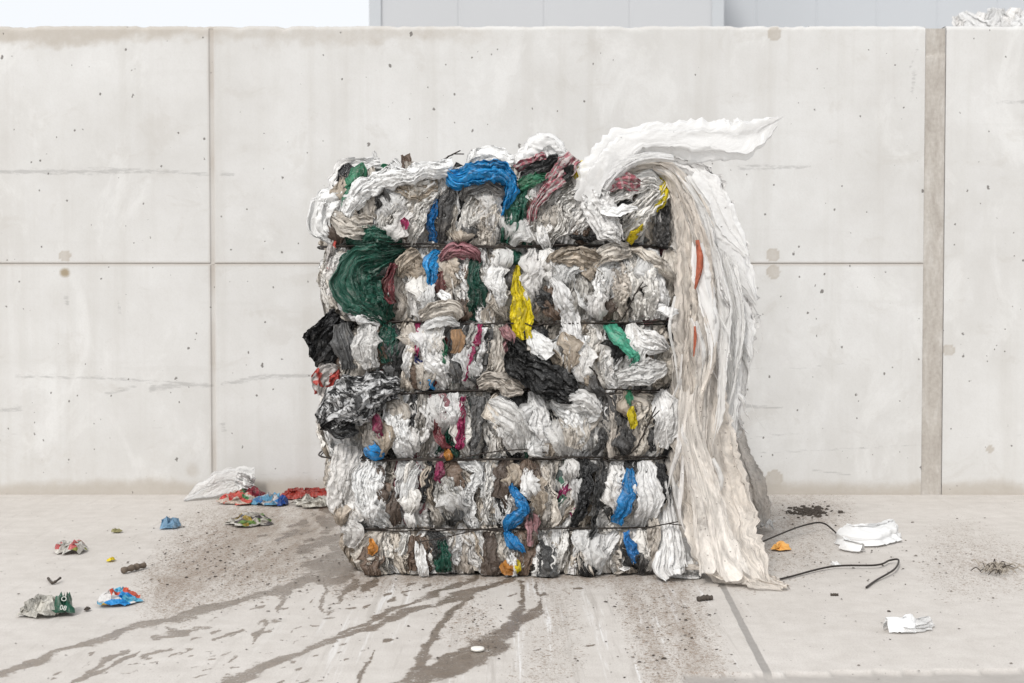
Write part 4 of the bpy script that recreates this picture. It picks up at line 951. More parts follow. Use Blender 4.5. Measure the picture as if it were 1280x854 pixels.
for i in range(70):
    g0 = gnd(gr.normal(1246, 9), gr.normal(715, 3)); a = gr.uniform(0, 6.28); l = gr.uniform(.02, .06)
    q = np.array([g0 + [0, 0, .004], g0 + [math.cos(a) * l / 2, math.sin(a) * l / 2, gr.uniform(.01, .03)], g0 + [math.cos(a) * l, math.sin(a) * l, gr.uniform(.003, .02)]])
    fib.tube(spline(q, 8), .0016, M['straw' if gr.random() < .75 else 'soil'], 4)
tag(fib.build('fibre_tuft'), 'tuft of grey fibres on the floor at the far right', 'tuft')

# ------------------------------------------------------------------ ground
def seg_d(px, py, pts):
    """distance in photo pixels to a polyline; also the parameter along it"""
    best = np.full(px.shape, 1e9); par = np.zeros(px.shape); p = np.asarray(pts, float)
    for i in range(len(p) - 1):
        a, b = p[i, :2], p[i + 1, :2]; ab = b - a
        t = np.clip(((px - a[0]) * ab[0] + (py - a[1]) * ab[1]) / (ab @ ab), 0, 1)
        d = np.hypot(px - a[0] - t * ab[0], py - a[1] - t * ab[1])
        if p.shape[1] > 2: d = d / (p[i, 2] + t * (p[i + 1, 2] - p[i, 2]))
        m = d < best; best[m] = d[m]; par[m] = i + t[m]
    return best
xs = np.concatenate([np.linspace(-60, -3, 10, endpoint=False), np.linspace(-3, -2.3, 20, endpoint=False), np.arange(-2.3, 2.3, .008), np.linspace(2.3, 3, 20, endpoint=False), np.linspace(3, 60, 10)])
ys = np.concatenate([np.linspace(-20, 2, 8, endpoint=False), np.linspace(2, 3.1, 20, endpoint=False), np.arange(3.1, YW + .1, .008), np.linspace(YW + .11, 120, 14)])
GX, GY = np.meshgrid(xs, ys)
pxg, pyg = proj(GX, np.maximum(GY, 1.5), 0 * GX)
wetv = np.zeros(GX.shape)
wigx = 9 * fbm(GX * 7, GY * 7, 51); wigy = 5 * fbm(GX * 7, GY * 7, 52) + 3 * fbm(GX * 22, GY * 22, 53); wigw = np.exp(.75 * fbm(GX * 5, GY * 5, 54) + .6 * fbm(GX * 16, GY * 16, 55))
def paint(pts, k=1.0):
    global wetv
    pts = [(a, b, c * .66) for a, b, c in pts]; d = seg_d(pxg + wigx, pyg + wigy, pts) * wigw; wetv = np.maximum(wetv, k * np.clip(1.5 - d * .75, 0, 1))
wet_lines = [
 [(-40, 856, 5), (0, 842, 6), (60, 822, 6), (120, 801, 6), (190, 781, 6), (250, 763, 7), (310, 746, 7), (350, 737, 8), (400, 720, 12), (440, 706, 14)],
 [(450, 700, 18), (420, 705, 18), (388, 706, 10)], [(450, 640, 14), (428, 640, 14), (404, 636, 8)], [(452, 668, 16), (430, 676, 12)], [(446, 728, 6), (430, 742, 6), (424, 752, 3)], [(372, 668, 4), (350, 676, 3)], [(380, 650, 5), (362, 658, 4)], [(440, 690, 14), (410, 700, 14), (390, 704, 8)], [(430, 650, 8), (412, 652, 12), (398, 648, 6)], [(430, 672, 8), (400, 682, 9), (375, 688, 8)],
 [(415, 712, 8), (408, 740, 5), (402, 764, 4)], [(362, 738, 9), (352, 752, 7), (345, 765, 4)], [(440, 720, 8), (420, 728, 12), (400, 728, 6)],
 [(330, 776, 4), (322, 790, 5), (314, 806, 3)],
 [(644, 724, 4), (600, 736, 6), (560, 750, 6), (510, 768, 6), (455, 786, 7), (400, 803, 6), (340, 830, 8), (285, 856, 9)],
 [(596, 722, 3), (560, 736, 4), (510, 755, 4), (460, 776, 5), (425, 790, 4)],
 [(588, 742, 4), (562, 770, 6), (540, 800, 7), (524, 830, 8), (505, 870, 12)],
 [(655, 728, 5), (651, 752, 7), (644, 776, 13), (620, 806, 18), (580, 828, 16), (540, 842, 14), (500, 866, 16)],
 [(650, 778, 8), (668, 768, 9), (672, 756, 4)], [(672, 728, 3), (674, 750, 4), (670, 768, 5)],
 [(470, 815, 2), (455, 838, 4), (446, 856, 4)], [(540, 838, 3), (555, 820, 5), (590, 812, 5)],
 [(210, 812, 3), (180, 818, 3)], [(95, 850, 4), (130, 838, 5), (170, 816, 4)], [(160, 812, 3), (128, 828, 6), (110, 842, 4)],
 [(185, 800, 3), (225, 790, 4), (236, 786, 2)], [(260, 800, 2), (300, 786, 3)], [(452, 735, 5), (470, 728, 5)]]
for w_ in wet_lines: paint(w_)
wr = np.random.default_rng(9)
for i in range(150):
    x0, y0 = wr.uniform(60, 460), wr.uniform(730, 856)
    if y0 < 842 - (x0) * .30: continue
    l = wr.uniform(3, 13); paint([(x0, y0, wr.uniform(1.4, 3.2)), (x0 + l, y0 - l * wr.uniform(.05, .5), wr.uniform(1.2, 2.6))], wr.uniform(.75, 1))
for i in range(60):
    x0, y0 = wr.normal(405, 30), wr.normal(690, 24); l = wr.uniform(4, 14)
    paint([(x0, y0, wr.uniform(2, 4)), (x0 + l, y0 - l * .2, wr.uniform(2, 4))], wr.uniform(.7, 1))
for (x0, y0) in [(484, 741), (485, 748), (534, 733), (512, 730), (436, 758), (484, 800), (742, 808), (674, 812), (725, 736), (510, 742), (640, 745), (680, 745)]:
    paint([(x0 - 5, y0 + 1, 2.5), (x0 + 5, y0 - 1, 2)])
# under and just around the bale
dirt = np.zeros(GX.shape)
def dpaint(pts, k):
    global dirt
    dirt = np.maximum(dirt, k * np.clip(1.0 - seg_d(pxg, pyg, pts), 0, 1))
dpaint([(330, 655, 70), (270, 695, 75), (215, 735, 55)], 1.0); dpaint([(400, 640, 50), (360, 690, 60), (300, 720, 40)], .9)
dpaint([(775, 715, 26), (800, 770, 30), (830, 850, 36)], .75); dpaint([(830, 720, 50), (850, 780, 46), (880, 850, 50)], .85)
dpaint([(900, 640, 60), (960, 655, 60), (1030, 645, 45)], .55); dpaint([(940, 690, 60), (1010, 690, 40)], .4)
dpaint([(430, 726, 30), (520, 724, 16), (640, 722, 12), (800, 722, 18)], .8); dpaint([(580, 770, 50), (595, 795, 40)], .45)
dpaint([(1200, 700, 60), (1270, 712, 40)], .4); dpaint([(700, 730, 40), (690, 800, 50), (680, 860, 60)], .3)
# drag streaks fan out along the way the bale was pushed: angle around the meeting point of the tracks
jt = np.clip(1.5 - seg_d(pxg, pyg, [(880, 690, 2.8), (905, 735, 3.2), (930, 785, 4.0), (968, 858, 5)]) * 1.0, 0, 1)
edge_y = 840 - (pxg - 860) * 0.012 + 2.5 * fbm(pxg / 40, pxg * 0, 7) + 3.0 * (((pxg + 12 * vn(pxg / 90, pxg * 0, 4)) / 47) % 1.0)
rough_edge = np.where(pxg > 855, smooth(-1, 1.5, pyg - edge_y), 0) 
uv = np.stack([GX, GY], -1)
ZG = 0.0 * GX - 0.010 * rough_edge * (pxg < 2000) + 0.0015 * fbm(GX * 1.1, GY * 1.1, 2)
ZG = ZG - 0.003 * (jt > .6)
idx = np.arange(GX.size).reshape(GX.shape)
fc = np.stack([idx[:-1, :-1], idx[:-1, 1:], idx[1:, 1:], idx[1:, :-1]], -1).reshape(-1, 4)

t = NT('concrete_floor'); co = t.n('ShaderNodeTexCoord').outputs['Object']
n1 = t.noise(co, 1.6, 6, .6); n2 = t.noise(co, 14, 6, .65); n3 = t.noise(co, 220, 3, .6)
base = t.ramp(n1, [(.3, (.50, .465, .43)), (.7, (.60, .565, .53))])
base = t.mix(.45, base, t.ramp(n2, [(.3, (.43, .40, .365)), (.65, (.60, .57, .535))]))
base = t.mix(t.mr(n3, .35, .5, .35, 0), base, (.30, .27, .24))
# broom and drag lines running away from the viewer, slightly askew
stn = t.noise(t.map(co, (26, 1.1, 1), rot=(0, 0, .10)), 1.0, 7, .7, .25)
sep = t.n('ShaderNodeSeparateXYZ', i_0=co)
lane = t.math('MULTIPLY', t.mr(sep.outputs[0], -.75, -.2), t.mr(sep.outputs[0], .75, .5))
base = t.mix(t.math('MULTIPLY', t.mr(stn, .52, .66), t.math('MULTIPLY_ADD', lane, .50, .08)), base, (.36, .33, .30))
base = t.mix(t.math('MULTIPLY', t.mr(t.noise(t.map(co, (30, 1.0, 1), loc=(3, 1, 0), rot=(0, 0, .08)), 1.0, 6, .7), .55, .68), t.math('MULTIPLY_ADD', lane, .8, .06)), base, (.72, .71, .70))
st2 = t.noise(t.map(co, (9, 1.0, 1), rot=(0, 0, -.75)), 2.2, 7, .72, .2)
lft = t.mr(sep.outputs[0], -.3, -.8)
base = t.mix(t.math('MULTIPLY', t.mr(st2, .54, .68), t.math('MULTIPLY', lft, .30)), base, (.34, .31, .28))
# dirt: grains that thin out
dat = t.attr('dirt'); gn = t.noise(co, 170, 4, .8); gs = t.noise(t.map(co, (20, 4, 1), rot=(0, 0, -.6)), 1.6, 6, .7)
dth = t.math('ADD', t.math('MULTIPLY', dat, .46), t.math('ADD', t.math('MULTIPLY', gn, .80), t.math('MULTIPLY', gs, .38)))
dm = t.math('MULTIPLY', t.math('MAXIMUM', t.math('MULTIPLY', t.mr(dth, .78, 1.05), .72), t.math('MULTIPLY', t.mr(t.math('MULTIPLY_ADD', dat, .16, gn), .60, .66), t.mr(gs, .35, .6))), t.mr(dat, .0, .10))
def grains(sc, k):
    c = t.n('ShaderNodeSeparateColor', i_0=t.vor(co, sc, out='Color'))
    lim = t.math('MULTIPLY', t.math('MULTIPLY', dat, t.mr(t.math('ADD', gs, t.math('MULTIPLY', n2, .5)), .45, 1.0)), k)
    return t.math('MULTIPLY', t.math('LESS_THAN', c.outputs[0], lim), t.math('MULTIPLY_ADD', c.outputs[1], .6, .4))
dm = t.math('MAXIMUM', t.math('MULTIPLY', dm, .62), t.math('MAXIMUM', grains(150, .62), grains(330, .85)))
base = t.mix(t.math('MULTIPLY', dm, .84), base, t.ramp(gn, [(.40, (.095, .058, .032)), (.62, (.27, .18, .11))]))
# wet marks with a crisp ragged edge
wa = t.attr('wet'); wn = t.noise(co, 42, 6, .7); wn2 = t.noise(t.map(co, (1, 1, 1), rot=(0, 0, .4)), 9, 4, .6)
wn3 = t.noise(co, 150, 4, .7)
wsum = t.math('ADD', wa, t.math('ADD', t.math('MULTIPLY', t.math('SUBTRACT', wn, .5), 1.5), t.math('ADD', t.math('MULTIPLY', t.math('SUBTRACT', wn2, .5), 1.0), t.math('MULTIPLY', t.math('SUBTRACT', wn3, .5), .9))))
wm = t.math('MULTIPLY', t.mr(wsum, .57, .84), t.mr(wa, .05, .3))
wcol = t.mix(t.mr(wn, .35, .65), (.105, .078, .056), (.20, .160, .125))
base = t.mix(t.math('MULTIPLY', wm, t.math('MULTIPLY_ADD', t.mr(wsum, .65, 1.3), .22, .74)), base, wcol)
ja = t.attr('joint'); base = t.mix(t.math('MULTIPLY', t.mr(ja, .35, .6), .85), base, t.mix(wn, (.19, .178, .165), (.34, .32, .30)))
ra = t.attr('rough_edge'); base = t.mix(t.math('MULTIPLY', ra, .9), base, t.mix(t.math('MULTIPLY_ADD', wn2, .5, t.math('MULTIPLY', wn, .5)), (.22, .20, .18), (.50, .47, .44)))
# specks
sv = t.vor(co, 38); sc_ = t.n('ShaderNodeSeparateColor', i_0=t.vor(co, 38, out='Color'))
sm = t.math('LESS_THAN', sv, t.math('MULTIPLY', t.math('MAXIMUM', t.math('SUBTRACT', sc_.outputs[0], .80), 0), .75))
base = t.mix(t.math('MULTIPLY', sm, .8), base, (.10, .085, .07))
bh = t.math('ADD', t.math('MULTIPLY', n3, .35), t.math('ADD', t.math('MULTIPLY', stn, .5), t.math('MULTIPLY', t.math('MULTIPLY', dm, gn), 1.6)))
bp = t.n('ShaderNodeBump', i_Strength=.35, i_Distance=.006, i_Height=bh).outputs[0]
pr = t.n('ShaderNodeBsdfPrincipled', i_Normal=bp); t.t.links.new(base, pr.inputs[0]); t.t.links.new(t.math('MULTIPLY_ADD', wm, -.55, .80), pr.inputs['Roughness'])
pr.inputs['Specular IOR Level'].default_value = .35
M['floor'] = t.out(pr.outputs[0])
ground = raw_mesh('ground', np.stack([GX, GY, ZG], -1).reshape(-1, 3), fc, [M['floor']], None, uv.reshape(-1, 2), {'wet': wetv.ravel(), 'dirt': dirt.ravel(), 'joint': jt.ravel(), 'rough_edge': rough_edge.ravel()})
ground['kind'] = 'structure'; ground['label'] = 'pale concrete yard floor with wet tracks and dirt'

# ------------------------------------------------------------------ concrete wall
ZW = at(640, 31.5, YW)[2]
xg = at(265.5, 330, YW)[0]; xj0 = at(1154, 330, YW)[0]; xj1 = at(1180, 330, YW)[0]; zg = at(640, 330, YW)[2]
t = NT('cast_concrete'); co = t.n('ShaderNodeTexCoord').outputs['Object']
n1 = t.noise(co, 1.1, 5, .55); n2 = t.noise(co, 7, 6, .6); n3 = t.noise(co, 160, 4, .6); nv_ = t.noise(t.map(co, (7, 7, .35)), 1.3, 5, .6); nh = t.noise(t.map(co, (.5, .5, 9)), 2.0, 5, .6)
base = t.ramp(n1, [(.3, (.490, .483, .468)), (.7, (.615, .615, .608))])
base = t.mix(.35, base, t.ramp(n2, [(.3, (.51, .495, .47)), (.7, (.635, .63, .62))]))
base = t.mix(t.mr(nv_, .48, .70, 0, .42), base, (.475, .46, .435))
n5 = t.noise(t.map(co, (1.3, 1, .8), loc=(4, 0, 2)), 2.6, 7, .68, .6)
base = t.mix(t.mr(n5, .52, .66, 0, .38), base, (.68, .68, .67))
base = t.mix(t.mr(t.noise(t.map(co, (1, 1, 1.4), loc=(1, 0, 7)), 4.0, 7, .7, .8), .56, .66, 0, .22), base, (.42, .395, .36))
base = t.mix(t.mr(nh, .58, .70, 0, .16), base, (.48, .47, .45))
base = t.mix(t.mr(n3, .35, .55, .12, 0), base, (.42, .40, .38))
wn = t.noise(co, 30, 6, .7)
sa = t.attr('stain'); sm = t.mr(t.math('ADD', sa, t.math('MULTIPLY', t.math('SUBTRACT', t.math('ADD', t.math('MULTIPLY', wn, .5), t.math('MULTIPLY', n2, .5)), .5), 1.0)), .15, .95)
base = t.mix(t.math('MULTIPLY', sm, .60), base, (.335, .285, .225))
ga = t.attr('scuff'); gm = t.mr(t.math('ADD', ga, t.math('MULTIPLY', t.math('SUBTRACT', t.noise(t.map(co, (4, 4, 20)), 5, 6, .75), .5), 2.6)), .50, 1.05)
base = t.mix(t.math('MULTIPLY', gm, .42), base, (.24, .235, .23))
ja = t.attr('joint'); base = t.mix(t.math('MULTIPLY', ja, t.math('MULTIPLY_ADD', n2, .5, .4)), base, (.34, .295, .25))
ru = t.attr('rust'); base = t.mix(t.math('MULTIPLY', t.mr(t.math('ADD', ru, t.math('MULTIPLY', t.math('SUBTRACT', wn, .5), .6)), .2, .9), .75), base, (.22, .155, .06))
# blow holes: three sizes, each cell with its own chance and size
def holes(sc, thr, size, seed):
    v = t.map(co, (1, .02, .82), loc=(seed, 0, seed * .7)); d = t.vor(v, sc); c = t.n('ShaderNodeSeparateColor', i_0=t.vor(v, sc, out='Color'))
    dd = t.math('ADD', d, t.math('MULTIPLY', t.math('SUBTRACT', t.noise(co, 90, 3), .5), size * .75))
    return t.math('LESS_THAN', dd, t.math('MULTIPLY', t.math('MULTIPLY', t.math('MAXIMUM', t.math('SUBTRACT', c.outputs[0], thr), 0), size / (1 - thr)), c.outputs[1]))
h = t.math('MAXIMUM', holes(10.5, .35, .26, 1.3), t.math('MAXIMUM', holes(26, .50, .36, 5.1), holes(5.5, .45, .085, 9.7)))
base = t.mix(t.math('MULTIPLY', h, .85), base, (.12, .11, .10))
bp = t.n('ShaderNodeBump', i_Strength=.25, i_Distance=.004, i_Height=t.math('SUBTRACT', t.math('ADD', t.math('MULTIPLY', n3, .3), t.math('MULTIPLY', wn, .25)), t.math('MULTIPLY', h, 1.2))).outputs[0]
pr = t.n('ShaderNodeBsdfPrincipled', i_Roughness=.78, i_Normal=bp); t.t.links.new(base, pr.inputs[0]); pr.inputs['Specular IOR Level'].default_value = .3
M['concrete'] = t.out(pr.outputs[0])

wall = empty('concrete_wall', (0, YW, 0)); tag(wall, 'tall pale cast concrete wall with panel joints behind the bale', 'wall')
def slab(x0, x1, vg, hg, seed, name='wall_slab'):
    lines = set(np.round(np.arange(max(x0, -2.6), min(x1, 2.6), .010), 5)) | {x0, x1} | set(np.round(np.linspace(x0, x1, 30), 5))
    zl = set(np.round(np.arange(0, ZW - .012, .010), 5)) | {-.05}
    for g_, hw in vg:
        for q in (-hw - .002, -hw, hw, hw + .002): lines.add(round(g_ + q, 5))
    for g_, hw in hg:
        for q in (-hw - .002, -hw, hw, hw + .002): zl.add(round(g_ + q, 5))
    lines = np.array(sorted(lines)); zl = np.array(sorted(zl)); lines = lines[np.r_[True, np.diff(lines) > 4e-4]]; zl = zl[np.r_[True, np.diff(zl) > 4e-4]]
    prof = [(0.0, z) for z in zl if z < ZW - .012] + [(.004, ZW - .010), (.014, ZW - .001), (.022, ZW), (.35, ZW), (.35, -.05)]
    py_, pz = np.array(prof).T
    X, Z = np.meshgrid(lines, pz); Yo = np.broadcast_to(py_[:, None], X.shape).copy()
    front = (Yo == 0); dep = np.zeros(X.shape); jn = np.zeros(X.shape)
    for g_, hw in vg:
        m = np.abs(X - g_) <= hw + 1e-4; dep[m] = .006; jn = np.maximum(jn, np.clip(1.6 - np.abs(X - g_) / hw * .7, 0, 1) * (.62 + .5 * fbm(Z * 6, Z * 0, 3)))
    for g_, hw in hg:
        m = np.abs(Z - g_) <= hw + 1e-4; dep[m] = .005; jn = np.maximum(jn, np.clip(1.6 - np.abs(Z - g_) / hw * .7, 0, 1) * .85)
    px_, py2 = proj(X, YW + 0 * X, Z)
    # own shape of the cast face: slightly uneven, chipped along the top arris
    chip = .30 * np.clip(fbm(X * 14, Z * 9, seed, 4) - .12, 0, 1) * smooth(ZW - .035, ZW, Z)
    Y = YW + Yo + np.where(front, dep + .0012 * fbm(X * 2, Z * 2, seed), 0) + np.where(Yo < .03, chip * .05, 0)
    Z2 = Z - np.where(Yo < .03, chip * .05, 0) - np.where((Yo < .03) & (Z > ZW - .02), .003 * np.abs(vn(X * 30, X * 0, seed)), 0)
    st = np.zeros(X.shape); sc = np.zeros(X.shape); ru = np.zeros(X.shape)
    tb = 62 + 20 * fbm(px_ / 45, py2 / 30, 3) + 6 * fbm(px_ / 9, py2 / 9, 13)
    st = np.maximum(st, smooth(tb + 6, tb - 18, py2) * np.where(px_ < 690, smooth(700, 560, px_), 0) * (.55 + .3 * smooth(330, 200, px_)))
    st = np.maximum(st, .35 * smooth(45, 34, py2) * smooth(1150, 1100, px_))
    st = np.maximum(st, smooth(588, 612, py2 + 7 * fbm(px_ / 40, px_ * 0, 8)) * .85)
    for a in [(75, 606, 26, 12), (240, 588, 12, 12)]: st = np.maximum(st, .6 * np.clip(1.4 - np.hypot((px_ - a[0]) / a[2], (py2 - a[1]) / a[3]), 0, 1))
    st = np.maximum(st, .32 * smooth(470, 600, py2) * smooth(420, 100, px_))
    for pts, k in [([(-40, 214, 3), (60, 215, 4), (130, 214, 4.5), (200, 214, 3), (262, 218, 2)], .9), ([(276, 217, 4), (293, 218, 3)], .8), ([(318, 258, 3), (400, 256, 2)], .42),
                   ([(20, 470, 2.5), (110, 472, 3), (200, 477, 2.5), (260, 482, 2)], .8), ([(133, 492, 4), (168, 484, 3)], .8), ([(190, 486, 4.5), (230, 481, 3.5), (265, 482, 3)], .95),
                   ([(278, 480, 3), (330, 471, 3.5), (395, 469, 3)], .95), ([(-20, 515, 3), (25, 511, 3.5)], .9), ([(0, 545, 2), (28, 541, 2)], .5), ([(925, 209, 4), (985, 209, 4), (1012, 208, 2)], .8),
                   ([(933, 508, 2.5), (978, 510, 1.5)], 1), ([(940, 461, 2), (1010, 460, 2), (1075, 452, 2)], .55), ([(938, 548, 2), (1000, 542, 2.2)], .7), ([(938, 567, 1.8), (1020, 563, 2), (1150, 556, 1.6)], .7), ([(1015, 588, 1.5), (1062, 594, 1.5)], .95),
                   ([(1190, 548, 2), (1290, 542, 2)], .5), ([(1246, 128, 2.5), (1290, 127, 2.5)], .9), ([(325, 593, 2), (410, 589, 2)], .5), ([(188, 535, 1.5), (204, 535, 1.5)], .7), ([(1143, 90, 4), (1140, 118, 2.5)], .8), ([(1135, 92, 1.5), (1147, 60, 2)], .7), ([(1265, 56, 2), (1290, 55, 2)], .5),
                   ([(1204, 526, 1.5), (1206, 585, 1)], .4), ([(148, 375, 2), (150, 392, 2.5)], .8), ([(82, 372, 4), (84, 380, 3)], .8), ([(410, 55, 1.5), (417, 85, 1.5)], .5), ([(998, 80, 1), (998, 150, 1)], .4), ([(278, 530, 4), (280, 538, 3)], .8)]:
        sc = np.maximum(sc, k * np.clip(1.4 - seg_d(px_, py2, pts) * .8, 0, 1))
    for (cx_, cy_, r_) in [(81, 320, 8), (966, 319, 9), (967, 340, 9), (1186, 438, 8), (968, 42, 9), (1238, 562, 5), (968, 598, 11)]:
        d = np.hypot(px_ - cx_, py2 - cy_) / r_; st = np.maximum(st, np.where(d < 1, .72 + .2 * smooth(.6, 1, d), 0) * smooth(1.06, .95, d))
    ru = np.maximum(ru, np.clip(1.3 - np.hypot((px_ - 81) / 8, (py2 - 341) / 7), 0, 1))
    st = np.maximum(st, 1.1 * smooth(611, 618, py2 + 1.5 * fbm(px_ / 8, px_ * 0, 18)))
    # dirt washed down beside the upright joint
    for q in (265.5, 1154, 1181): st = np.maximum(st, .26 * np.exp(-((px_ - q) / 7) ** 2))
    idx = np.arange(X.size).reshape(X.shape)
    fc = np.stack([idx[:-1, :-1], idx[:-1, 1:], idx[1:, 1:], idx[1:, :-1]], -1).reshape(-1, 4)
    # closed ends
    nb = len(pz) - 1; nf_ = int((np.array(py_) < .30).sum())
    for c0 in (0, X.shape[1] - 1):
        e = idx[:nf_, c0]; bk = np.full(nf_ - 1, idx[nb - 1, c0]); fc = np.concatenate([fc, np.stack([e[:-1], e[1:], bk, np.full(nf_ - 1, idx[nb, c0])], -1)]) if False else fc
    return raw_mesh(name, np.stack([X, Y, Z2], -1).reshape(-1, 3), fc, [M['concrete']], None, np.stack([X, Z], -1).reshape(-1, 2), {'stain': st.ravel(), 'scuff': sc.ravel(), 'joint': jn.ravel(), 'rust': ru.ravel()}, wall)
slab(-14.0, xj0, [(xg, .0085), (xg - 3.15, .0085), (xg - 6.3, .0085)], [(zg, .004)], 4)
slab(xj1, 14.0, [(xj1 + 3.1, .0085)], [], 9)
cp_ = MB()
for xe in (xj0, xj1):
    Pz = np.linspace(-.05, ZW - .004, 60); cp_.grid(np.stack([np.stack([0 * Pz + xe, 0 * Pz + YW + .006, Pz], -1), np.stack([0 * Pz + xe, 0 * Pz + YW + .35, Pz], -1)], 0), np.zeros((2, 60, 2)), M['concrete'])
cp_.build('slab_end', wall)
jb = MB(); xw = np.linspace(xj0 + .0005, xj1 - .0005, 12); zw = np.linspace(-.02, ZW - .012, 220); X, Z = np.meshgrid(xw, zw)
Yj = YW + .007 + .005 * fbm(X * 18, Z * 5, 5) + .010 * (Z > at(640, 68, YW)[2])
jb.grid(np.stack([X, Yj, Z], -1), np.stack([X, Z], -1), M['stick'])
X2, Y2 = np.meshgrid(xw, np.linspace(YW + .02, YW + .34, 4)); jb.grid(np.stack([X2, Y2, 0 * X2 + ZW - .012], -1), np.stack([X2, Y2], -1), M['stick'])
t = NT('joint_mortar'); co = t.n('ShaderNodeTexCoord').outputs['Object']; a = t.noise(t.map(co, (8, 8, 2.2)), 3.0, 7, .65, .4); b = t.noise(co, 60, 5, .6)
base = t.ramp(a, [(.3, (.30, .27, .24)), (.5, (.40, .37, .335)), (.7, (.53, .51, .48))]); base = t.mix(.3, base, t.ramp(b, [(.3, (.30, .27, .235)), (.7, (.56, .53, .49))]))
bp = t.n('ShaderNodeBump', i_Strength=.5, i_Distance=.006, i_Height=t.math('ADD', a, t.math('MULTIPLY', b, .4))).outputs[0]
pr = t.n('ShaderNodeBsdfPrincipled', i_Roughness=.85, i_Normal=bp); t.t.links.new(base, pr.inputs[0])
mo = t.out(pr.outputs[0]); jb.mats = [mo]
o = jb.build('joint_filler', wall); o['label'] = 'brownish mortar strip between the slabs'

# ------------------------------------------------------------------ beyond the wall
def cladding(name, col, pitch=3.0):
    t = NT(name); co = t.n('ShaderNodeTexCoord').outputs['Object']
    n = t.noise(t.map(co, (1, 1, .3)), .6, 4, .5)
    base = t.mix(n, tuple(c * .93 for c in col), tuple(c * 1.05 for c in col))
    pr = t.n('ShaderNodeBsdfPrincipled', i_Roughness=.5); t.t.links.new(base, pr.inputs[0]); return t.out(pr.outputs[0])
M['clad'] = cladding('grey_cladding', (.44, .45, .465)); M['clad2'] = cladding('pale_blue_cladding', (.46, .48, .505)); M['trim'] = simple('grey_trim', (.42, .44, .46), .5, 0, 5, .05)
YB = 24.0
def hall(name, label, x0, x1, y0, y1, zt, mat):
    e = empty(name, ((x0 + x1) / 2, (y0 + y1) / 2, 0)); tag(e, label, 'building')
    mb = MB(); n = int((x1 - x0) / 1.2)
    # ribbed front
    xr = []; yr = []
    for i in range(n):
        a = x0 + (x1 - x0) * i / n; w = (x1 - x0) / n
        xr += [a, a + w * .96, a + w * .97, a + w * .99]; yr += [0, 0, .008, .008]
    xr.append(x1); yr.append(0); xr = np.array(xr); yr = y0 + np.array(yr)
    P = np.stack([np.stack([xr, yr, 0 * xr], -1), np.stack([xr, yr, 0 * xr + zt], -1)], 0); mb.grid(P, P[..., :2], mat)
    for a, b in (((x1, y0), (x1, y1)), ((x1, y1), (x0, y1)), ((x0, y1), (x0, y0))):
        P = np.array([[[*a, 0], [*b, 0]], [[*a, zt], [*b, zt]]], float); mb.grid(P, P[..., :2], mat)
    mb.build('wall', e, False)
    mb = MB(); box_faces(mb, (x0 - .1, y0 - .1, zt), (x1 + .1, y1 + .1, zt + .25), M['trim']); mb.build('roof', e, False)
    for cx_ in (x0, x1):
        mb = MB(); box_faces(mb, (cx_ - .10, y0 - .04, 0), (cx_ + .10, y0 + .03, zt - .003), M['trim']); mb.build('corner_trim', e, False)
    return e
xb0 = at(469, 15, YB)[0]; xb1 = at(897, 15, YB)[0]
hall('warehouse', 'grey ribbed metal warehouse rising behind the middle of the wall', xb0, xb1, YB, YB + 22, 8.5, M['clad'])
hall('warehouse', 'pale bluish metal hall set farther back behind the right of the wall', xb1 + .3, xb1 + 26, YB + 5, YB + 26, 8.0, M['clad2'])
# white heap behind the wall on the right
hp = empty('film_heap', (at(1245, 20, 10)[0], 10.0, 0)); tag(hp, 'white heap of film showing above the wall at its far right end', 'heap')
hr = np.random.default_rng(12)
hx = at(1256, 20, 10)[0]; hz = at(1245, 22, 10)[2]
mb = MB(); th = np.linspace(0, 2 * np.pi, 60, endpoint=False)[None, :]; rr = np.linspace(0, 1, 40)[:, None]
R_ = 2.6 * (1 + .15 * fbm(np.cos(th) * 2, np.sin(th) * 2, 5)); X = hx + .75 + rr * R_ * np.cos(th) ; Y = 11.2 + rr * R_ * .8 * np.sin(th); Z = (hz - .05) * np.clip(1 - rr ** 2.4, 0, 1) + .12 * fbm(X * 3, Y * 3, 6) * (1 - rr)
mb.grid(np.stack([X, Y, Z], -1), np.stack([X, Y], -1), M['bagwhite'], .2, close=True); mb.build('heap_body', hp)
for i in range(16):
    px = hr.uniform(1206, 1295); q = at(px, np.interp(px, [1206, 1235, 1290], [33, 24, 16]), 10.0)
    a = hr.uniform(-.7, .7); w = hr.uniform(.12, .3); l = hr.uniform(.1, .25)
    mb = MB(); ribbon(mb, M['milky'], [(q[0] - l * math.sin(a), q[2] - .35, w, 0), (q[0], q[2] - .1, w, hr.uniform(0, .2)), (q[0] + l * math.sin(a), q[2] + hr.uniform(0, .10), w * .4, 0)], lambda u, d, z: np.stack([u, 10.2 - d, z], -1), nf=1.5, amp=.02, crum=.008, rag=.3, seed=7000 + i, cs=12, fine=.5)
    mb.build('film_flap', hp)

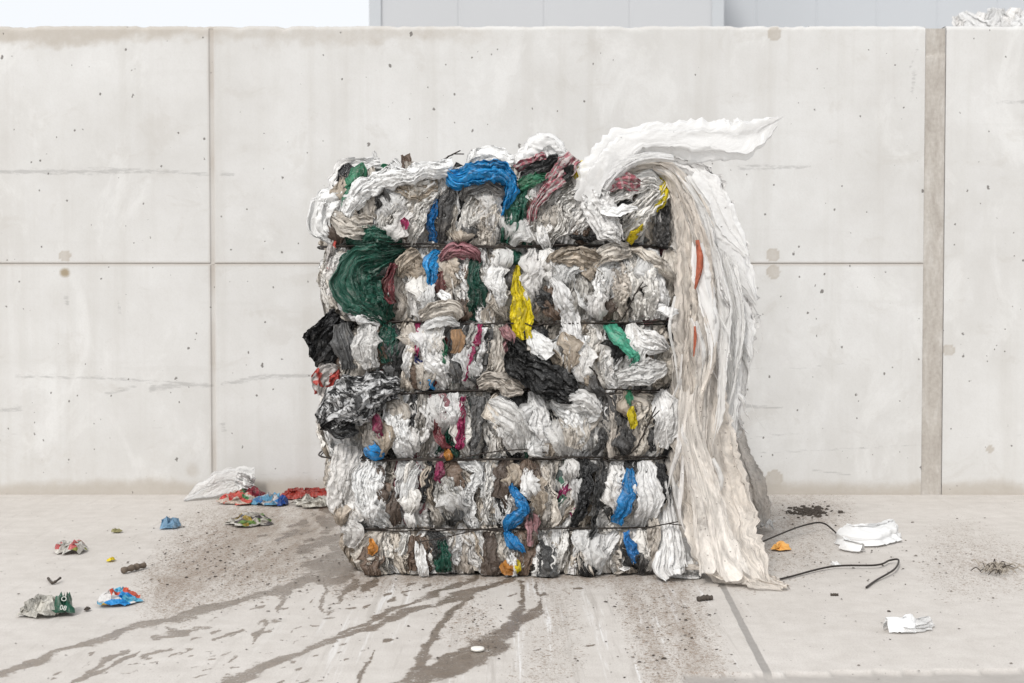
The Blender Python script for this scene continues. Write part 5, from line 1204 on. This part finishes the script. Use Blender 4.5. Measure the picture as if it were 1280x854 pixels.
# ------------------------------------------------------------------ light, sky, camera
SUN_EL, SUN_AZ = D2R(41), D2R(202)       # high, soft, from behind the viewer a little to the left
w = bpy.data.worlds.new('World'); scene.world = w; w.use_nodes = True
nt = w.node_tree; nt.nodes.clear()
sky = nt.nodes.new('ShaderNodeTexSky'); sky.sky_type = 'NISHITA'; sky.sun_disc = False
sky.sun_elevation = SUN_EL; sky.sun_rotation = SUN_AZ; sky.air_density = 1.0; sky.dust_density = 4.0; sky.ozone_density = 1.0
mixc = nt.nodes.new('ShaderNodeMix'); mixc.data_type = 'RGBA'; mixc.inputs[0].default_value = .8; mixc.inputs[7].default_value = (5.6, 5.75, 5.95, 1)   # the closed white cloud deck
hsv = nt.nodes.new('ShaderNodeHueSaturation'); hsv.inputs['Saturation'].default_value = .22
bg = nt.nodes.new('ShaderNodeBackground'); bg.inputs[1].default_value = .12
ow = nt.nodes.new('ShaderNodeOutputWorld')
nt.links.new(sky.outputs[0], hsv.inputs['Color']); nt.links.new(hsv.outputs[0], mixc.inputs[6]); nt.links.new(mixc.outputs[2], bg.inputs[0]); nt.links.new(bg.outputs[0], ow.inputs[0])
sl = bpy.data.lights.new('sun', 'SUN'); sl.energy = 1.5; sl.angle = D2R(10); sl.color = (1, .97, .93)
so = bpy.data.objects.new('sun', sl); C.objects.link(so)
sdir = np.array([math.sin(SUN_AZ) * math.cos(SUN_EL), math.cos(SUN_AZ) * math.cos(SUN_EL), math.sin(SUN_EL)])
from mathutils import Vector
so.rotation_euler = Vector(sdir).to_track_quat('Z', 'Y').to_euler(); so.location = (0, 0, 8)

cam = bpy.data.cameras.new('camera'); co_ = bpy.data.objects.new('camera', cam); C.objects.link(co_)
cam.sensor_width = 36; cam.lens = 36 * F / 1280; cam.clip_end = 500; cam.clip_start = .05
co_.location = (0, 0, HC); co_.rotation_euler = (math.pi / 2 - PITCH, 0, 0)
cam.dof.use_dof = True; cam.dof.focus_distance = YF; cam.dof.aperture_fstop = 6.3
scene.camera = co_
vs = scene.view_settings; vs.view_transform = 'Standard'; vs.look = 'None'; vs.gamma = 1; vs.use_curve_mapping = False; vs.exposure = 0.58
scene.cycles.transparent_max_bounces = 24; scene.cycles.max_bounces = 6; scene.cycles.diffuse_bounces = 4
scene.cycles.use_denoising = True; scene.cycles.denoising_input_passes = 'RGB_ALBEDO_NORMAL'; scene.cycles.denoising_prefilter = 'ACCURATE'
